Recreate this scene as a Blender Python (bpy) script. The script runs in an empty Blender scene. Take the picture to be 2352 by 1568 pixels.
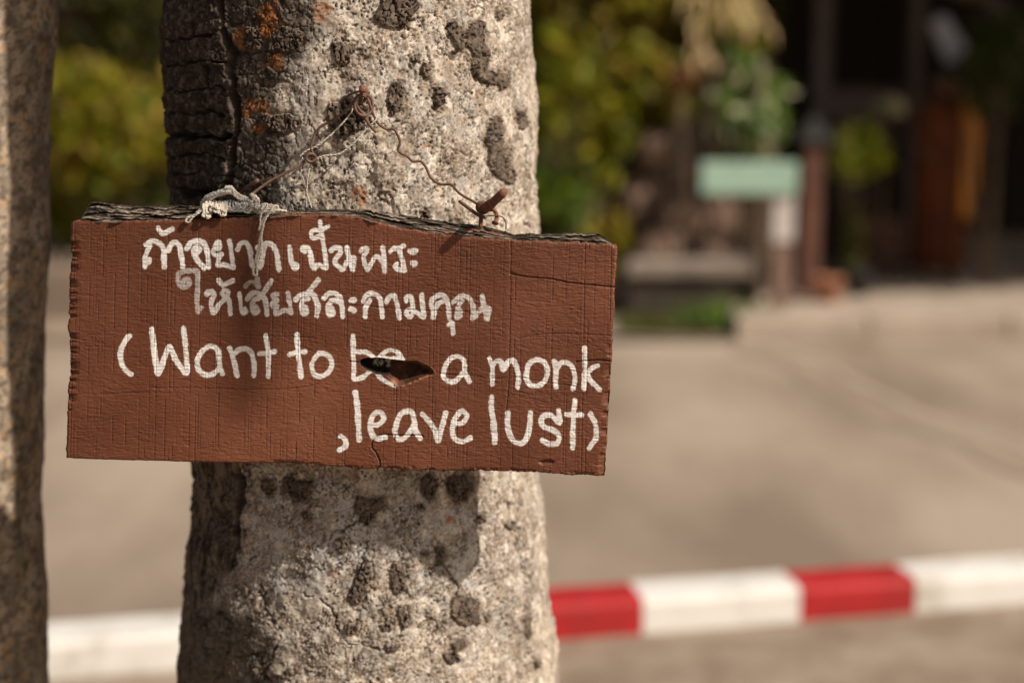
import bpy, math, random
import numpy as np
from math import radians, sin, cos, pi

# ------------------------------------------------------------------ camera, sky, sun
sc = bpy.context.scene
COL = sc.collection
PITCH = radians(9.8)
CAM = np.array([0.0, 0.0, 1.5])
FX = 3267.0                                  # focal length in units of a 2352-wide frame (50 mm lens)
cd = bpy.data.cameras.new('camera'); cam = bpy.data.objects.new('camera', cd); COL.objects.link(cam)
cam.location = CAM; cam.rotation_euler = (pi/2 - PITCH, 0, 0)
cd.lens = 50; cd.sensor_width = 36; cd.clip_start = 0.05; cd.clip_end = 300
cd.dof.use_dof = True; cd.dof.focus_distance = 1.325; cd.dof.aperture_fstop = 2.0; cd.dof.aperture_blades = 0
sc.camera = cam
SUN = np.array([0.72, -0.40, 0.70]); SUN /= np.linalg.norm(SUN)
EL = math.asin(SUN[2]); AZ = math.atan2(SUN[0], SUN[1])
w = bpy.data.worlds.new('World'); sc.world = w; w.use_nodes = True
nt = w.node_tree; bg = nt.nodes['Background']
sky = nt.nodes.new('ShaderNodeTexSky'); sky.sky_type = 'NISHITA'; sky.sun_disc = False
sky.sun_elevation = EL; sky.sun_rotation = AZ; sky.dust_density = 6.0; sky.air_density = 1.2; sky.ozone_density = 0.6
nt.links.new(sky.outputs[0], bg.inputs[0]); bg.inputs[1].default_value = 0.055
sl = bpy.data.lights.new('sun', 'SUN'); so = bpy.data.objects.new('sun', sl); COL.objects.link(so)
sl.energy = 4.9; sl.angle = radians(1.0); sl.color = (1.0, 0.90, 0.785)
so.rotation_euler = (pi/2 - EL, 0, pi - AZ)
so.location = (4, -2, 4)
sc.view_settings.view_transform = 'Standard'; sc.view_settings.look = 'None'
sc.view_settings.exposure = 0.12; sc.view_settings.gamma = 1
sc.cycles.use_denoising = True
sc.cycles.max_bounces = 6

# ------------------------------------------------------------------ helpers
def P(X, Y, yw):
    """world point that stands at depth plane y=yw where the photograph shows (X, Y)"""
    u = (X - 1176) / FX; v = (784 - Y) / FX
    t = yw / (cos(PITCH) + v * sin(PITCH))
    return np.array([t * u, yw, CAM[2] + t * (-sin(PITCH) + v * cos(PITCH))])
def Pv(X, Y, yw):
    u = (X - 1176) / FX; v = (784 - Y) / FX
    t = yw / (cos(PITCH) + v * sin(PITCH))
    return np.stack([t * u, np.broadcast_to(yw, t.shape), CAM[2] + t * (-sin(PITCH) + v * cos(PITCH))], -1)
def G(X, Y, z=0.0):
    u = (X - 1176) / FX; v = (784 - Y) / FX
    t = (CAM[2] - z) / (sin(PITCH) - v * cos(PITCH))
    return np.array([t * u, t * (cos(PITCH) + v * sin(PITCH)), z])
def proj(V):
    d = V - CAM
    dep = d[..., 1] * cos(PITCH) - d[..., 2] * sin(PITCH)
    up = d[..., 1] * sin(PITCH) + d[..., 2] * cos(PITCH)
    dep = np.maximum(dep, 0.05)
    return 1176 + FX * d[..., 0] / dep, 784 - FX * up / dep

def h2(ix, iy, seed):
    n = (ix.astype(np.int64) * 374761393 + iy.astype(np.int64) * 668265263 + seed * 2147483647 * 7) & 0xFFFFFFFF
    n = ((n ^ (n >> 13)) * 1274126177) & 0xFFFFFFFF
    n = ((n ^ (n >> 16)) * 2246822519) & 0xFFFFFFFF
    return ((n ^ (n >> 15)) & 0xFFFFFF) / float(0xFFFFFF)
def vn(x, y, seed=0):
    ix = np.floor(x); iy = np.floor(y); fx = x - ix; fy = y - iy
    ix = ix.astype(np.int64); iy = iy.astype(np.int64)
    fx = fx * fx * fx * (fx * (fx * 6 - 15) + 10); fy = fy * fy * fy * (fy * (fy * 6 - 15) + 10)
    a = h2(ix, iy, seed); b = h2(ix + 1, iy, seed); c = h2(ix, iy + 1, seed); d = h2(ix + 1, iy + 1, seed)
    return (a + (b - a) * fx) * (1 - fy) + (c + (d - c) * fx) * fy
def fbm(x, y, seed=0, o=4, g=0.5):
    s = 0; a = 1; t = 0
    for k in range(o):
        s = s + a * vn(x + 17.3 * k, y - 9.1 * k, seed + k); t += a; a *= g
        x, y = x * 1.83 + y * 0.62, y * 1.83 - x * 0.62
    return s / t
def fbma(x, y, seed=0, o=4, g=0.5):           # keeps the grain direction
    s = 0; a = 1; t = 0
    for k in range(o):
        s = s + a * vn(x + 17.3 * k, y - 9.1 * k, seed + k); t += a; a *= g
        x, y = x * 2.03, y * 1.97
    return s / t
def worley(x, y, seed=0, off=False):
    ix = np.floor(x).astype(np.int64); iy = np.floor(y).astype(np.int64)
    f1 = np.full(x.shape, 9.0); f2 = np.full(x.shape, 9.0); cid = np.zeros(x.shape); ox = np.zeros(x.shape); oy = np.zeros(x.shape)
    for i in (-1, 0, 1):
        for j in (-1, 0, 1):
            cx = ix + i; cy = iy + j
            px = cx + h2(cx, cy, seed); py = cy + h2(cx, cy, seed + 5)
            d = np.hypot(px - x, py - y)
            n = d < f1
            f2 = np.where(n, f1, np.minimum(f2, d)); cid = np.where(n, h2(cx, cy, seed + 9), cid); ox = np.where(n, px - x, ox); oy = np.where(n, py - y, oy); f1 = np.where(n, d, f1)
    if off: return f1, f2 - f1, cid, ox, oy
    return f1, f2 - f1, cid
def ss(a, b, x):
    t = np.clip((x - a) / (b - a), 0, 1); return t * t * (3 - 2 * t)
def crom(pts, n=8):
    p = [np.array(q, float) for q in pts]
    if len(p) < 3: return np.array([p[0] + (p[1] - p[0]) * k / n for k in range(n + 1)])
    p = [2 * p[0] - p[1]] + p + [2 * p[-1] - p[-2]]; out = []
    for i in range(1, len(p) - 2):
        for k in range(n):
            t = k / n
            out.append(0.5 * (2 * p[i] + (p[i+1] - p[i-1]) * t + (2*p[i-1] - 5*p[i] + 4*p[i+1] - p[i+2]) * t*t + (3*p[i] - p[i-1] - 3*p[i+1] + p[i+2]) * t**3))
    out.append(p[-2]); return np.array(out)
def polydist(X, Y, pts, out=None, reach=40.0):
    """distance to a polyline, evaluated only near it"""
    if out is None: out = np.full(X.shape, 1e3)
    for a, b in zip(pts[:-1], pts[1:]):
        m = (X > min(a[0], b[0]) - reach) & (X < max(a[0], b[0]) + reach) & (Y > min(a[1], b[1]) - reach) & (Y < max(a[1], b[1]) + reach)
        if not m.any(): continue
        x = X[m]; y = Y[m]; dx, dy = b[0] - a[0], b[1] - a[1]; L = dx*dx + dy*dy + 1e-9
        t = np.clip(((x - a[0]) * dx + (y - a[1]) * dy) / L, 0, 1)
        d = np.hypot(x - a[0] - t * dx, y - a[1] - t * dy)
        out[m] = np.minimum(out[m], d)
    return out
def inside(X, Y, poly):
    r = np.zeros(X.shape, bool); n = len(poly)
    for i in range(n):
        x1, y1 = poly[i]; x2, y2 = poly[(i + 1) % n]
        if y1 == y2: continue
        c = ((y1 > Y) != (y2 > Y)) & (X < (x2 - x1) * (Y - y1) / (y2 - y1) + x1)
        r ^= c
    return r
def sdist(X, Y, poly, reach=80.0):
    d = polydist(X, Y, list(poly) + [poly[0]], None, reach)
    return np.where(inside(X, Y, poly), d, -d)

def mesh_np(name, V, F, mats, parent=None, smooth=False, attrs=None, col=None, mi=None):
    V = np.asarray(V, np.float32).reshape(-1, 3); F = np.asarray(F, np.int32)
    me = bpy.data.meshes.new(name); k = F.shape[1]
    me.vertices.add(len(V)); me.vertices.foreach_set('co', V.ravel())
    me.loops.add(F.size); me.loops.foreach_set('vertex_index', F.ravel())
    me.polygons.add(len(F)); me.polygons.foreach_set('loop_start', np.arange(0, F.size, k, dtype=np.int32))
    me.polygons.foreach_set('loop_total', np.full(len(F), k, np.int32))
    if smooth: me.polygons.foreach_set('use_smooth', np.ones(len(F), bool))
    if not isinstance(mats, (list, tuple)): mats = [mats]
    for m in mats: me.materials.append(m)
    if mi is not None: me.polygons.foreach_set('material_index', np.asarray(mi, np.int32))
    me.update(calc_edges=True)
    for a, v in (attrs or {}).items():
        at = me.attributes.new(a, 'FLOAT', 'POINT'); at.data.foreach_set('value', np.asarray(v, np.float32).ravel())
    if col is not None:
        at = me.attributes.new('Col', 'FLOAT_COLOR', 'POINT')
        c = np.ones((len(V), 4), np.float32); c[:, :3] = col; at.data.foreach_set('color', c.ravel())
    o = bpy.data.objects.new(name, me); COL.objects.link(o)
    if parent: o.parent = parent
    return o
def quads(r, c, off=0):
    i = np.arange(r - 1)[:, None] * c + np.arange(c - 1)[None, :] + off
    return np.stack([i, i + 1, i + c + 1, i + c], -1).reshape(-1, 4)
def split_np(V, F, ids, names, mats, parent, attrs, col=None, smooth=False):
    res = []
    for i in np.unique(ids):
        f = F[ids == i]; u, inv = np.unique(f, return_inverse=True)
        res.append(mesh_np(names(i), V[u], inv.reshape(f.shape), mats, parent, smooth,
                {k: v[u] for k, v in attrs.items()}, None if col is None else col[u]))
    return res
def tag(o, label=None, cat=None, group=None, kind=None):
    if label: o['label'] = label
    if cat: o['category'] = cat
    if group: o['group'] = group
    if kind: o['kind'] = kind
    return o
def empty(name, loc, label=None, cat=None, group=None, rz=0):
    o = bpy.data.objects.new(name, None); COL.objects.link(o); o.location = loc; o.rotation_euler = (0, 0, rz)
    o.empty_display_size = 0.05
    return tag(o, label, cat, group)
class MB:
    """collects shapes, then links them as one mesh"""
    def __init__(s): s.v = []; s.f = []; s.n = 0
    def add(s, V, F):
        V = np.asarray(V, float).reshape(-1, 3); s.v.append(V)
        s.f += [tuple(int(j) + s.n for j in q) for q in F]; s.n += len(V); return s
    def box(s, c, d, rz=0, taper=1.0, bev=0.0):
        b = bev; pts = []; hx, hy, hz = d[0]/2, d[1]/2, d[2]/2
        b = min(b, hx*.6, hy*.6, hz*.6)
        def ring(ix, iy, z, k):
            q = []
            for sx, sy in ((-1,-1),(1,-1),(1,1),(-1,1)):
                X, Y = sx*hx*k - sx*ix, sy*hy*k - sy*iy
                q.append((X, Y, z))
            return q
        if b > 0: rings = [ring(b, b, -hz, 1), ring(0, 0, -hz + b, 1), ring(0, 0, hz - b, taper), ring(b, b, hz, taper)]
        else: rings = [ring(0, 0, -hz, 1), ring(0, 0, hz, taper)]
        R = np.array([[cos(rz), -sin(rz), 0], [sin(rz), cos(rz), 0], [0, 0, 1]])
        V = np.array(sum(rings, [])) @ R.T + np.array(c)
        F = [(3, 2, 1, 0)]
        for k in range(len(rings) - 1):
            for j in range(4): F.append((k*4 + j, k*4 + (j+1) % 4, k*4 + 4 + (j+1) % 4, k*4 + 4 + j))
        n = 4 * (len(rings) - 1); F.append((n, n+1, n+2, n+3))
        return s.add(V, F)
    def tube(s, pts, r, n=8, cap=True, twist=0):
        p = np.asarray(pts, float); m = len(p)
        r = np.full(m, r, float) if np.isscalar(r) else np.asarray(r, float)
        T = np.gradient(p, axis=0); T /= np.linalg.norm(T, axis=1)[:, None] + 1e-12
        up = np.array([0.13, 0.21, 0.97]) if abs(T[0][2]) < 0.9 else np.array([1.0, 0.1, 0.05])
        N = np.cross(T[0], up); N /= np.linalg.norm(N); V = []
        for i in range(m):
            N = N - T[i] * np.dot(N, T[i]); N /= np.linalg.norm(N) + 1e-12; B = np.cross(T[i], N)
            for k in range(n):
                a = 2*pi*k/n + twist*i
                V.append(p[i] + r[i] * (cos(a) * N + sin(a) * B))
        F = [(i*n + k, i*n + (k+1) % n, (i+1)*n + (k+1) % n, (i+1)*n + k) for i in range(m - 1) for k in range(n)]
        if cap: F += [tuple(range(n))[::-1], tuple(range((m-1)*n, m*n))]
        return s.add(V, F)
    def lathe(s, c, prof, n=20):
        V = [(c[0] + r*cos(2*pi*k/n), c[1] + r*sin(2*pi*k/n), c[2] + z) for r, z in prof for k in range(n)]
        m = len(prof)
        F = [(i*n + k, i*n + (k+1) % n, (i+1)*n + (k+1) % n, (i+1)*n + k) for i in range(m - 1) for k in range(n)]
        F += [tuple(range(n))[::-1], tuple(range((m-1)*n, m*n))]
        return s.add(V, F)
    def build(s, name, mat, parent=None, smooth=False, label=None):
        me = bpy.data.meshes.new(name); me.from_pydata([tuple(q) for q in np.concatenate(s.v)], [], s.f)
        if mat: me.materials.append(mat)
        if smooth: me.polygons.foreach_set('use_smooth', np.ones(len(me.polygons), bool))
        me.update(); o = bpy.data.objects.new(name, me); COL.objects.link(o)
        if parent:
            o.parent = parent; pl = parent; off = np.zeros(3)
            while pl: off += np.array(pl.location); pl = pl.parent
            if any(abs(off) > 0): me.transform(__import__('mathutils').Matrix.Translation([-x for x in off]))
        if label: o['label'] = label
        return o

# ------------------------------------------------------------------ materials
def mat(name, base=(0.5, 0.5, 0.5), rough=0.8, var=None, scale=8.0, bump=0.0, bscale=60.0, spec=0.3, attr=None, translucent=0.0, detail=6, bdist=0.01, contrast=(0.35, 0.65)):
    m = bpy.data.materials.new(name); m.use_nodes = True; n = m.node_tree; L = n.links
    b = n.nodes['Principled BSDF']; b.inputs['Roughness'].default_value = rough
    b.inputs['Specular IOR Level'].default_value = spec
    b.inputs['Base Color'].default_value = (*base, 1)
    tc = n.nodes.new('ShaderNodeTexCoord')
    if var is not None:
        nz = n.nodes.new('ShaderNodeTexNoise'); nz.inputs['Scale'].default_value = scale; nz.inputs['Detail'].default_value = detail; nz.inputs['Roughness'].default_value = .65
        rp = n.nodes.new('ShaderNodeValToRGB'); rp.color_ramp.elements[0].color = (*base, 1); rp.color_ramp.elements[1].color = (*var, 1)
        rp.color_ramp.elements[0].position, rp.color_ramp.elements[1].position = contrast
        L.new(tc.outputs['Object'], nz.inputs['Vector']); L.new(nz.outputs['Fac'], rp.inputs['Fac']); L.new(rp.outputs['Color'], b.inputs['Base Color'])
    if bump > 0:
        nz = n.nodes.new('ShaderNodeTexNoise'); nz.inputs['Scale'].default_value = bscale; nz.inputs['Detail'].default_value = 8
        bp = n.nodes.new('ShaderNodeBump'); bp.inputs['Strength'].default_value = bump; bp.inputs['Distance'].default_value = bdist
        L.new(tc.outputs['Object'], nz.inputs['Vector']); L.new(nz.outputs['Fac'], bp.inputs['Height']); L.new(bp.outputs['Normal'], b.inputs['Normal'])
    if translucent > 0:
        tr = n.nodes.new('ShaderNodeBsdfTranslucent'); mx = n.nodes.new('ShaderNodeMixShader'); mx.inputs[0].default_value = translucent
        out = n.nodes['Material Output']
        if var is not None: L.new(rp.outputs['Color'], tr.inputs['Color'])
        else: tr.inputs['Color'].default_value = (*base, 1)
        L.new(b.outputs[0], mx.inputs[1]); L.new(tr.outputs[0], mx.inputs[2]); L.new(mx.outputs[0], out.inputs[0])
    return m
def mat_col(name, rough=0.85, spec=0.2, bump=0.3, bscale=900.0, bdist=0.001, vary=0.25):
    """colour carried by the Col attribute, with fine procedural grain on top"""
    m = bpy.data.materials.new(name); m.use_nodes = True; n = m.node_tree; L = n.links
    b = n.nodes['Principled BSDF']; b.inputs['Roughness'].default_value = rough; b.inputs['Specular IOR Level'].default_value = spec
    at = n.nodes.new('ShaderNodeAttribute'); at.attribute_name = 'Col'
    tc = n.nodes.new('ShaderNodeTexCoord'); nz = n.nodes.new('ShaderNodeTexNoise'); nz.inputs['Scale'].default_value = bscale; nz.inputs['Detail'].default_value = 6
    nz.inputs['Roughness'].default_value = .7
    mr = n.nodes.new('ShaderNodeMapRange'); mr.inputs[1].default_value = .3; mr.inputs[2].default_value = .7; mr.inputs[3].default_value = 1 - vary; mr.inputs[4].default_value = 1 + vary
    mx = n.nodes.new('ShaderNodeVectorMath'); mx.operation = 'SCALE'
    bp = n.nodes.new('ShaderNodeBump'); bp.inputs['Strength'].default_value = bump; bp.inputs['Distance'].default_value = bdist
    L.new(tc.outputs['Object'], nz.inputs['Vector']); L.new(nz.outputs['Fac'], mr.inputs[0])
    L.new(at.outputs['Color'], mx.inputs[0]); L.new(mr.outputs[0], mx.inputs['Scale']); L.new(mx.outputs[0], b.inputs['Base Color'])
    L.new(nz.outputs['Fac'], bp.inputs['Height']); L.new(bp.outputs['Normal'], b.inputs['Normal'])
    return m

# ================================================================== THE SETTING
def ground_mat():
    m = bpy.data.materials.new('asphalt'); m.use_nodes = True; n = m.node_tree; L = n.links; b = n.nodes['Principled BSDF']
    b.inputs['Roughness'].default_value = .9; b.inputs['Specular IOR Level'].default_value = .2
    tc = n.nodes.new('ShaderNodeTexCoord')
    mp = n.nodes.new('ShaderNodeMapping'); mp.inputs['Rotation'].default_value = (0, 0, radians(-8)); mp.inputs['Scale'].default_value = (1.1, .42, 1)
    a = n.nodes.new('ShaderNodeTexNoise'); a.inputs['Scale'].default_value = .9; a.inputs['Detail'].default_value = 4
    r = n.nodes.new('ShaderNodeValToRGB')
    r.color_ramp.elements[0].color = (.22, .168, .124, 1); r.color_ramp.elements[0].position = .36
    r.color_ramp.elements[1].color = (.385, .312, .246, 1); r.color_ramp.elements[1].position = .62
    f = n.nodes.new('ShaderNodeTexNoise'); f.inputs['Scale'].default_value = 140; f.inputs['Detail'].default_value = 3
    mr = n.nodes.new('ShaderNodeMapRange'); mr.inputs[1].default_value = .3; mr.inputs[2].default_value = .7; mr.inputs[3].default_value = .75; mr.inputs[4].default_value = 1.2
    mx = n.nodes.new('ShaderNodeVectorMath'); mx.operation = 'SCALE'
    L.new(tc.outputs['Object'], mp.inputs[0]); L.new(mp.outputs[0], a.inputs['Vector']); L.new(a.outputs['Fac'], r.inputs['Fac'])
    L.new(tc.outputs['Object'], f.inputs['Vector']); L.new(f.outputs['Fac'], mr.inputs[0])
    L.new(r.outputs[0], mx.inputs[0]); L.new(mr.outputs[0], mx.inputs['Scale']); L.new(mx.outputs[0], b.inputs['Base Color'])
    bp = n.nodes.new('ShaderNodeBump'); bp.inputs['Strength'].default_value = .5; bp.inputs['Distance'].default_value = .004
    L.new(f.outputs['Fac'], bp.inputs['Height']); L.new(bp.outputs['Normal'], b.inputs['Normal'])
    return m
M_road = ground_mat()
M_earth = mat('bare_earth', (.21, .155, .11), .95, (.34, .27, .205), 5, .6, 70, bdist=.02)
M_paving = mat('paving_concrete', (.34, .27, .21), .9, (.43, .35, .28), 3, .3, 60)
M_white = mat('white_kerb_paint', (.46, .42, .36), .6, (.70, .675, .635), 5, .4, 45, contrast=(.30, .5))
M_red = mat('red_kerb_paint', (.24, .022, .02), .6, (.40, .018, .020), 5, .4, 45, contrast=(.28, .5))

def sheet(name, x0, x1, y0, y1, z, m, nx=2, ny=2, amp=0.0, label=None):
    X, Y = np.meshgrid(np.linspace(x0, x1, nx), np.linspace(y0, y1, ny))
    Z = np.full(X.shape, z) + (fbm(X * 1.7, Y * 1.7, 5) - .5) * amp
    o = mesh_np(name, np.stack([X, Y, Z], -1), quads(ny, nx), m, smooth=True)
    return tag(o, label, None, None, 'structure')
sheet('ground', -150, 150, -100, 200, -0.03, M_earth)
# kerb line
KA = G(105, 1560); KB = G(2352, 1385); kd = (KB - KA) / np.linalg.norm(KB - KA); kn = np.array([-kd[1], kd[0], 0])
def kerbquad(name, a, b, off0, off1, z, m, n=2):
    p = [KA + kd * a + kn * off0, KA + kd * b + kn * off0, KA + kd * b + kn * off1, KA + kd * a + kn * off1]
    V = np.array(p); V[:, 2] = z
    return tag(mesh_np(name, V, np.array([[0, 1, 2, 3]]), m), None, None, None, 'structure')
# verge of bare earth on the near side, with an uneven surface
ga, gb = np.meshgrid(np.linspace(-4, 7, 130), np.linspace(-5.2, -0.005, 90))
V = KA + kd * ga[..., None] + kn * gb[..., None]; V[..., 2] = 0.0 + (fbm(V[..., 0] * 3, V[..., 1] * 3, 8) - .5) * .03 * np.clip(-gb * 4, 0, 1)
tag(mesh_np('verge', V, quads(90, 130), M_earth, smooth=True), kind='structure')
kerbquad('road', -20, 26, .10, 7.5, -0.012, M_road)
def kx(X):
    """distance along the kerb line of the ground point seen at column X"""
    u = (X - 1176) / FX
    # solve KA + kd*s on the ray fan: x = u * depth
    lo, hi = -3, 8
    for _ in range(50):
        m_ = (lo + hi) / 2; p = KA + kd * m_; px, _y = proj(p)
        if px < X: lo = m_
        else: hi = m_
    return lo
for nm, dx_, wd_, m_ in (('tar_seam', 0, .16, mat('tar_seam', (.25, .19, .14), .85, (.31, .245, .19), 4)), ('repair_strip', .22, .07, mat('pale_repair_strip', (.36, .29, .22), .9, (.42, .34, .265), 4))):
    A_, B_ = G(1700, 800, -.008), G(2420, 1120, -.008); dd = (B_ - A_) / np.linalg.norm(B_ - A_); n_ = np.array([-dd[1], dd[0], 0])
    ts = np.linspace(0, 1, 40); Lf = []; Rt = []
    for t_ in ts:
        c_ = A_ + (B_ - A_) * t_ + n_ * (dx_ + .05 * math.sin(t_ * 9)); Lf.append(c_ - n_ * wd_ * (.4 + .25 * math.sin(t_ * 23))); Rt.append(c_ + n_ * wd_ * (.45 + .2 * math.sin(t_ * 17)))
    tag(mesh_np(nm, np.concatenate([Lf, Rt]), np.array([[k, k + 1, 40 + k + 1, 40 + k] for k in range(39)])[:, ::-1], m_), kind='structure')
kerb = tag(empty('kerb', KA), None, None, None, 'structure')
marks = [kx(q) for q in (60, 450, 756, 1062, 1476, 1838, 2101)]
step = .44
cuts = [marks[0] - step * k for k in range(6, 0, -1)] + marks + [marks[-1] + step * k for k in range(1, 14)]
rng = random.Random(3)
for i, (a, b) in enumerate(zip(cuts[:-1], cuts[1:])):
    red = (i - 9) % 2 == 0
    prof = [(0.0, -.06), (0.0, .085), (.006, .096), (.017, .102), (.143, .102), (.154, .096), (.16, .085), (.16, -.06)]
    V = []; F = []
    ns = 7
    for k in range(ns):
        t = a + .0015 + (b - a - .003) * k / (ns - 1)
        for (o_, z_) in prof:
            q = KA + kd * t + kn * (o_ + (.0015 if z_ > 0 else 0) * rng.uniform(-1, 1)); V.append((q[0] - KA[0], q[1] - KA[1], z_ + rng.uniform(-1, 1) * .0012))
    m_ = len(prof)
    F = [(k*m_ + j, (k+1)*m_ + j, (k+1)*m_ + j + 1, k*m_ + j + 1) for k in range(ns - 1) for j in range(m_ - 1)]
    mb = MB(); mb.add(V, F); mb.add([V[j] for j in range(m_)], [tuple(range(m_))]); mb.add([V[(ns-1)*m_ + j] for j in range(m_)], [tuple(range(m_))[::-1]])
    me = bpy.data.meshes.new('kerb_stone'); me.from_pydata([tuple(map(float, q)) for q in np.concatenate(mb.v)], [], mb.f)
    me.materials.append(M_red if red else M_white)
    o = bpy.data.objects.new('kerb_stone', me); COL.objects.link(o); o.parent = kerb
    o['label'] = 'kerb stone painted red' if red else 'kerb stone painted white'

# ================================================================== THE TREE THAT CARRIES THE BOARD
YS = 1.30                                     # plane of the painted face
TY = YS + .03 + .022 + .185                   # trunk axis
def edge_interp(tab):
    a = np.array(tab, float)
    zs = []; xs = []
    for X, Y in a:
        p = P(X, Y, TY); zs.append(p[2]); xs.append(p[0])
    zs = np.array(zs)[::-1]; xs = np.array(xs)[::-1]
    return zs, xs
LE = edge_interp([(397,0),(386,60),(387,130),(393,250),(400,400),(410,475),(430,700),(442,950),(449,1065),(453,1110),(446,1180),(434,1270),(427,1340),(420,1450),(412,1568)])
RE = edge_interp([(1213,0),(1223,120),(1230,230),(1234,330),(1226,400),(1230,480),(1237,540),(1236,800),(1234,1000),(1233,1090),(1243,1150),(1250,1250),(1259,1350),(1271,1450),(1284,1568)])
def trunk_dims(z):
    xl = np.interp(z, *LE); xr = np.interp(z, *RE)
    lo = np.clip((.84 - z) / .84, 0, 1); hi = np.clip(z - 1.62, 0, 5)
    xl = xl - .16 * lo**2; xr = xr + .18 * lo**2
    c = (xl + xr) / 2; r = (xr - xl) / 2 * (1 - .05 * hi)
    return c - .04 * hi, r
nth_f, nth_b = 800, 70
th = np.concatenate([np.linspace(-1.78, 1.78, nth_f), np.linspace(1.78, 2*pi - 1.78, nth_b)[1:]])
zz = np.concatenate([np.linspace(-.05, .86, 40)[:-1], np.linspace(.86, 1.63, 800), np.linspace(1.63, 3.7, 50)[1:]])
TH, ZZ = np.meshgrid(th, zz)
CX, RR = trunk_dims(ZZ)
bx = CX + RR * np.sin(TH); by = TY - np.where(ZZ > .84, .185, .185 * RR / .2) * np.cos(TH)
base = np.stack([bx, by, ZZ], -1)
NX = np.sin(TH); NY = -np.cos(TH)
PX, PY = proj(base)
front = (np.cos(TH) > -.15) & (ZZ > .83) & (ZZ < 1.66)
PXm = np.where(front, PX, -9999.0)
S = TH * .186 * 1000; Z = ZZ * 1000           # surface coordinates in mm
wx = (fbm(S / 14, Z / 14, 1, 4) - .5) * 46; wy = (fbm(S / 14, Z / 14, 2, 4) - .5) * 46
WX = PXm + wx; WY = PY + wy
def blob(cx, cy, rx, ry, soft=.25, warp=1.0):
    X = PXm + wx * warp; Y = PY + wy * warp
    d = np.hypot((X - cx) / rx, (Y - cy) / ry)
    return ss(1 + soft, 1 - soft, d)
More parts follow.
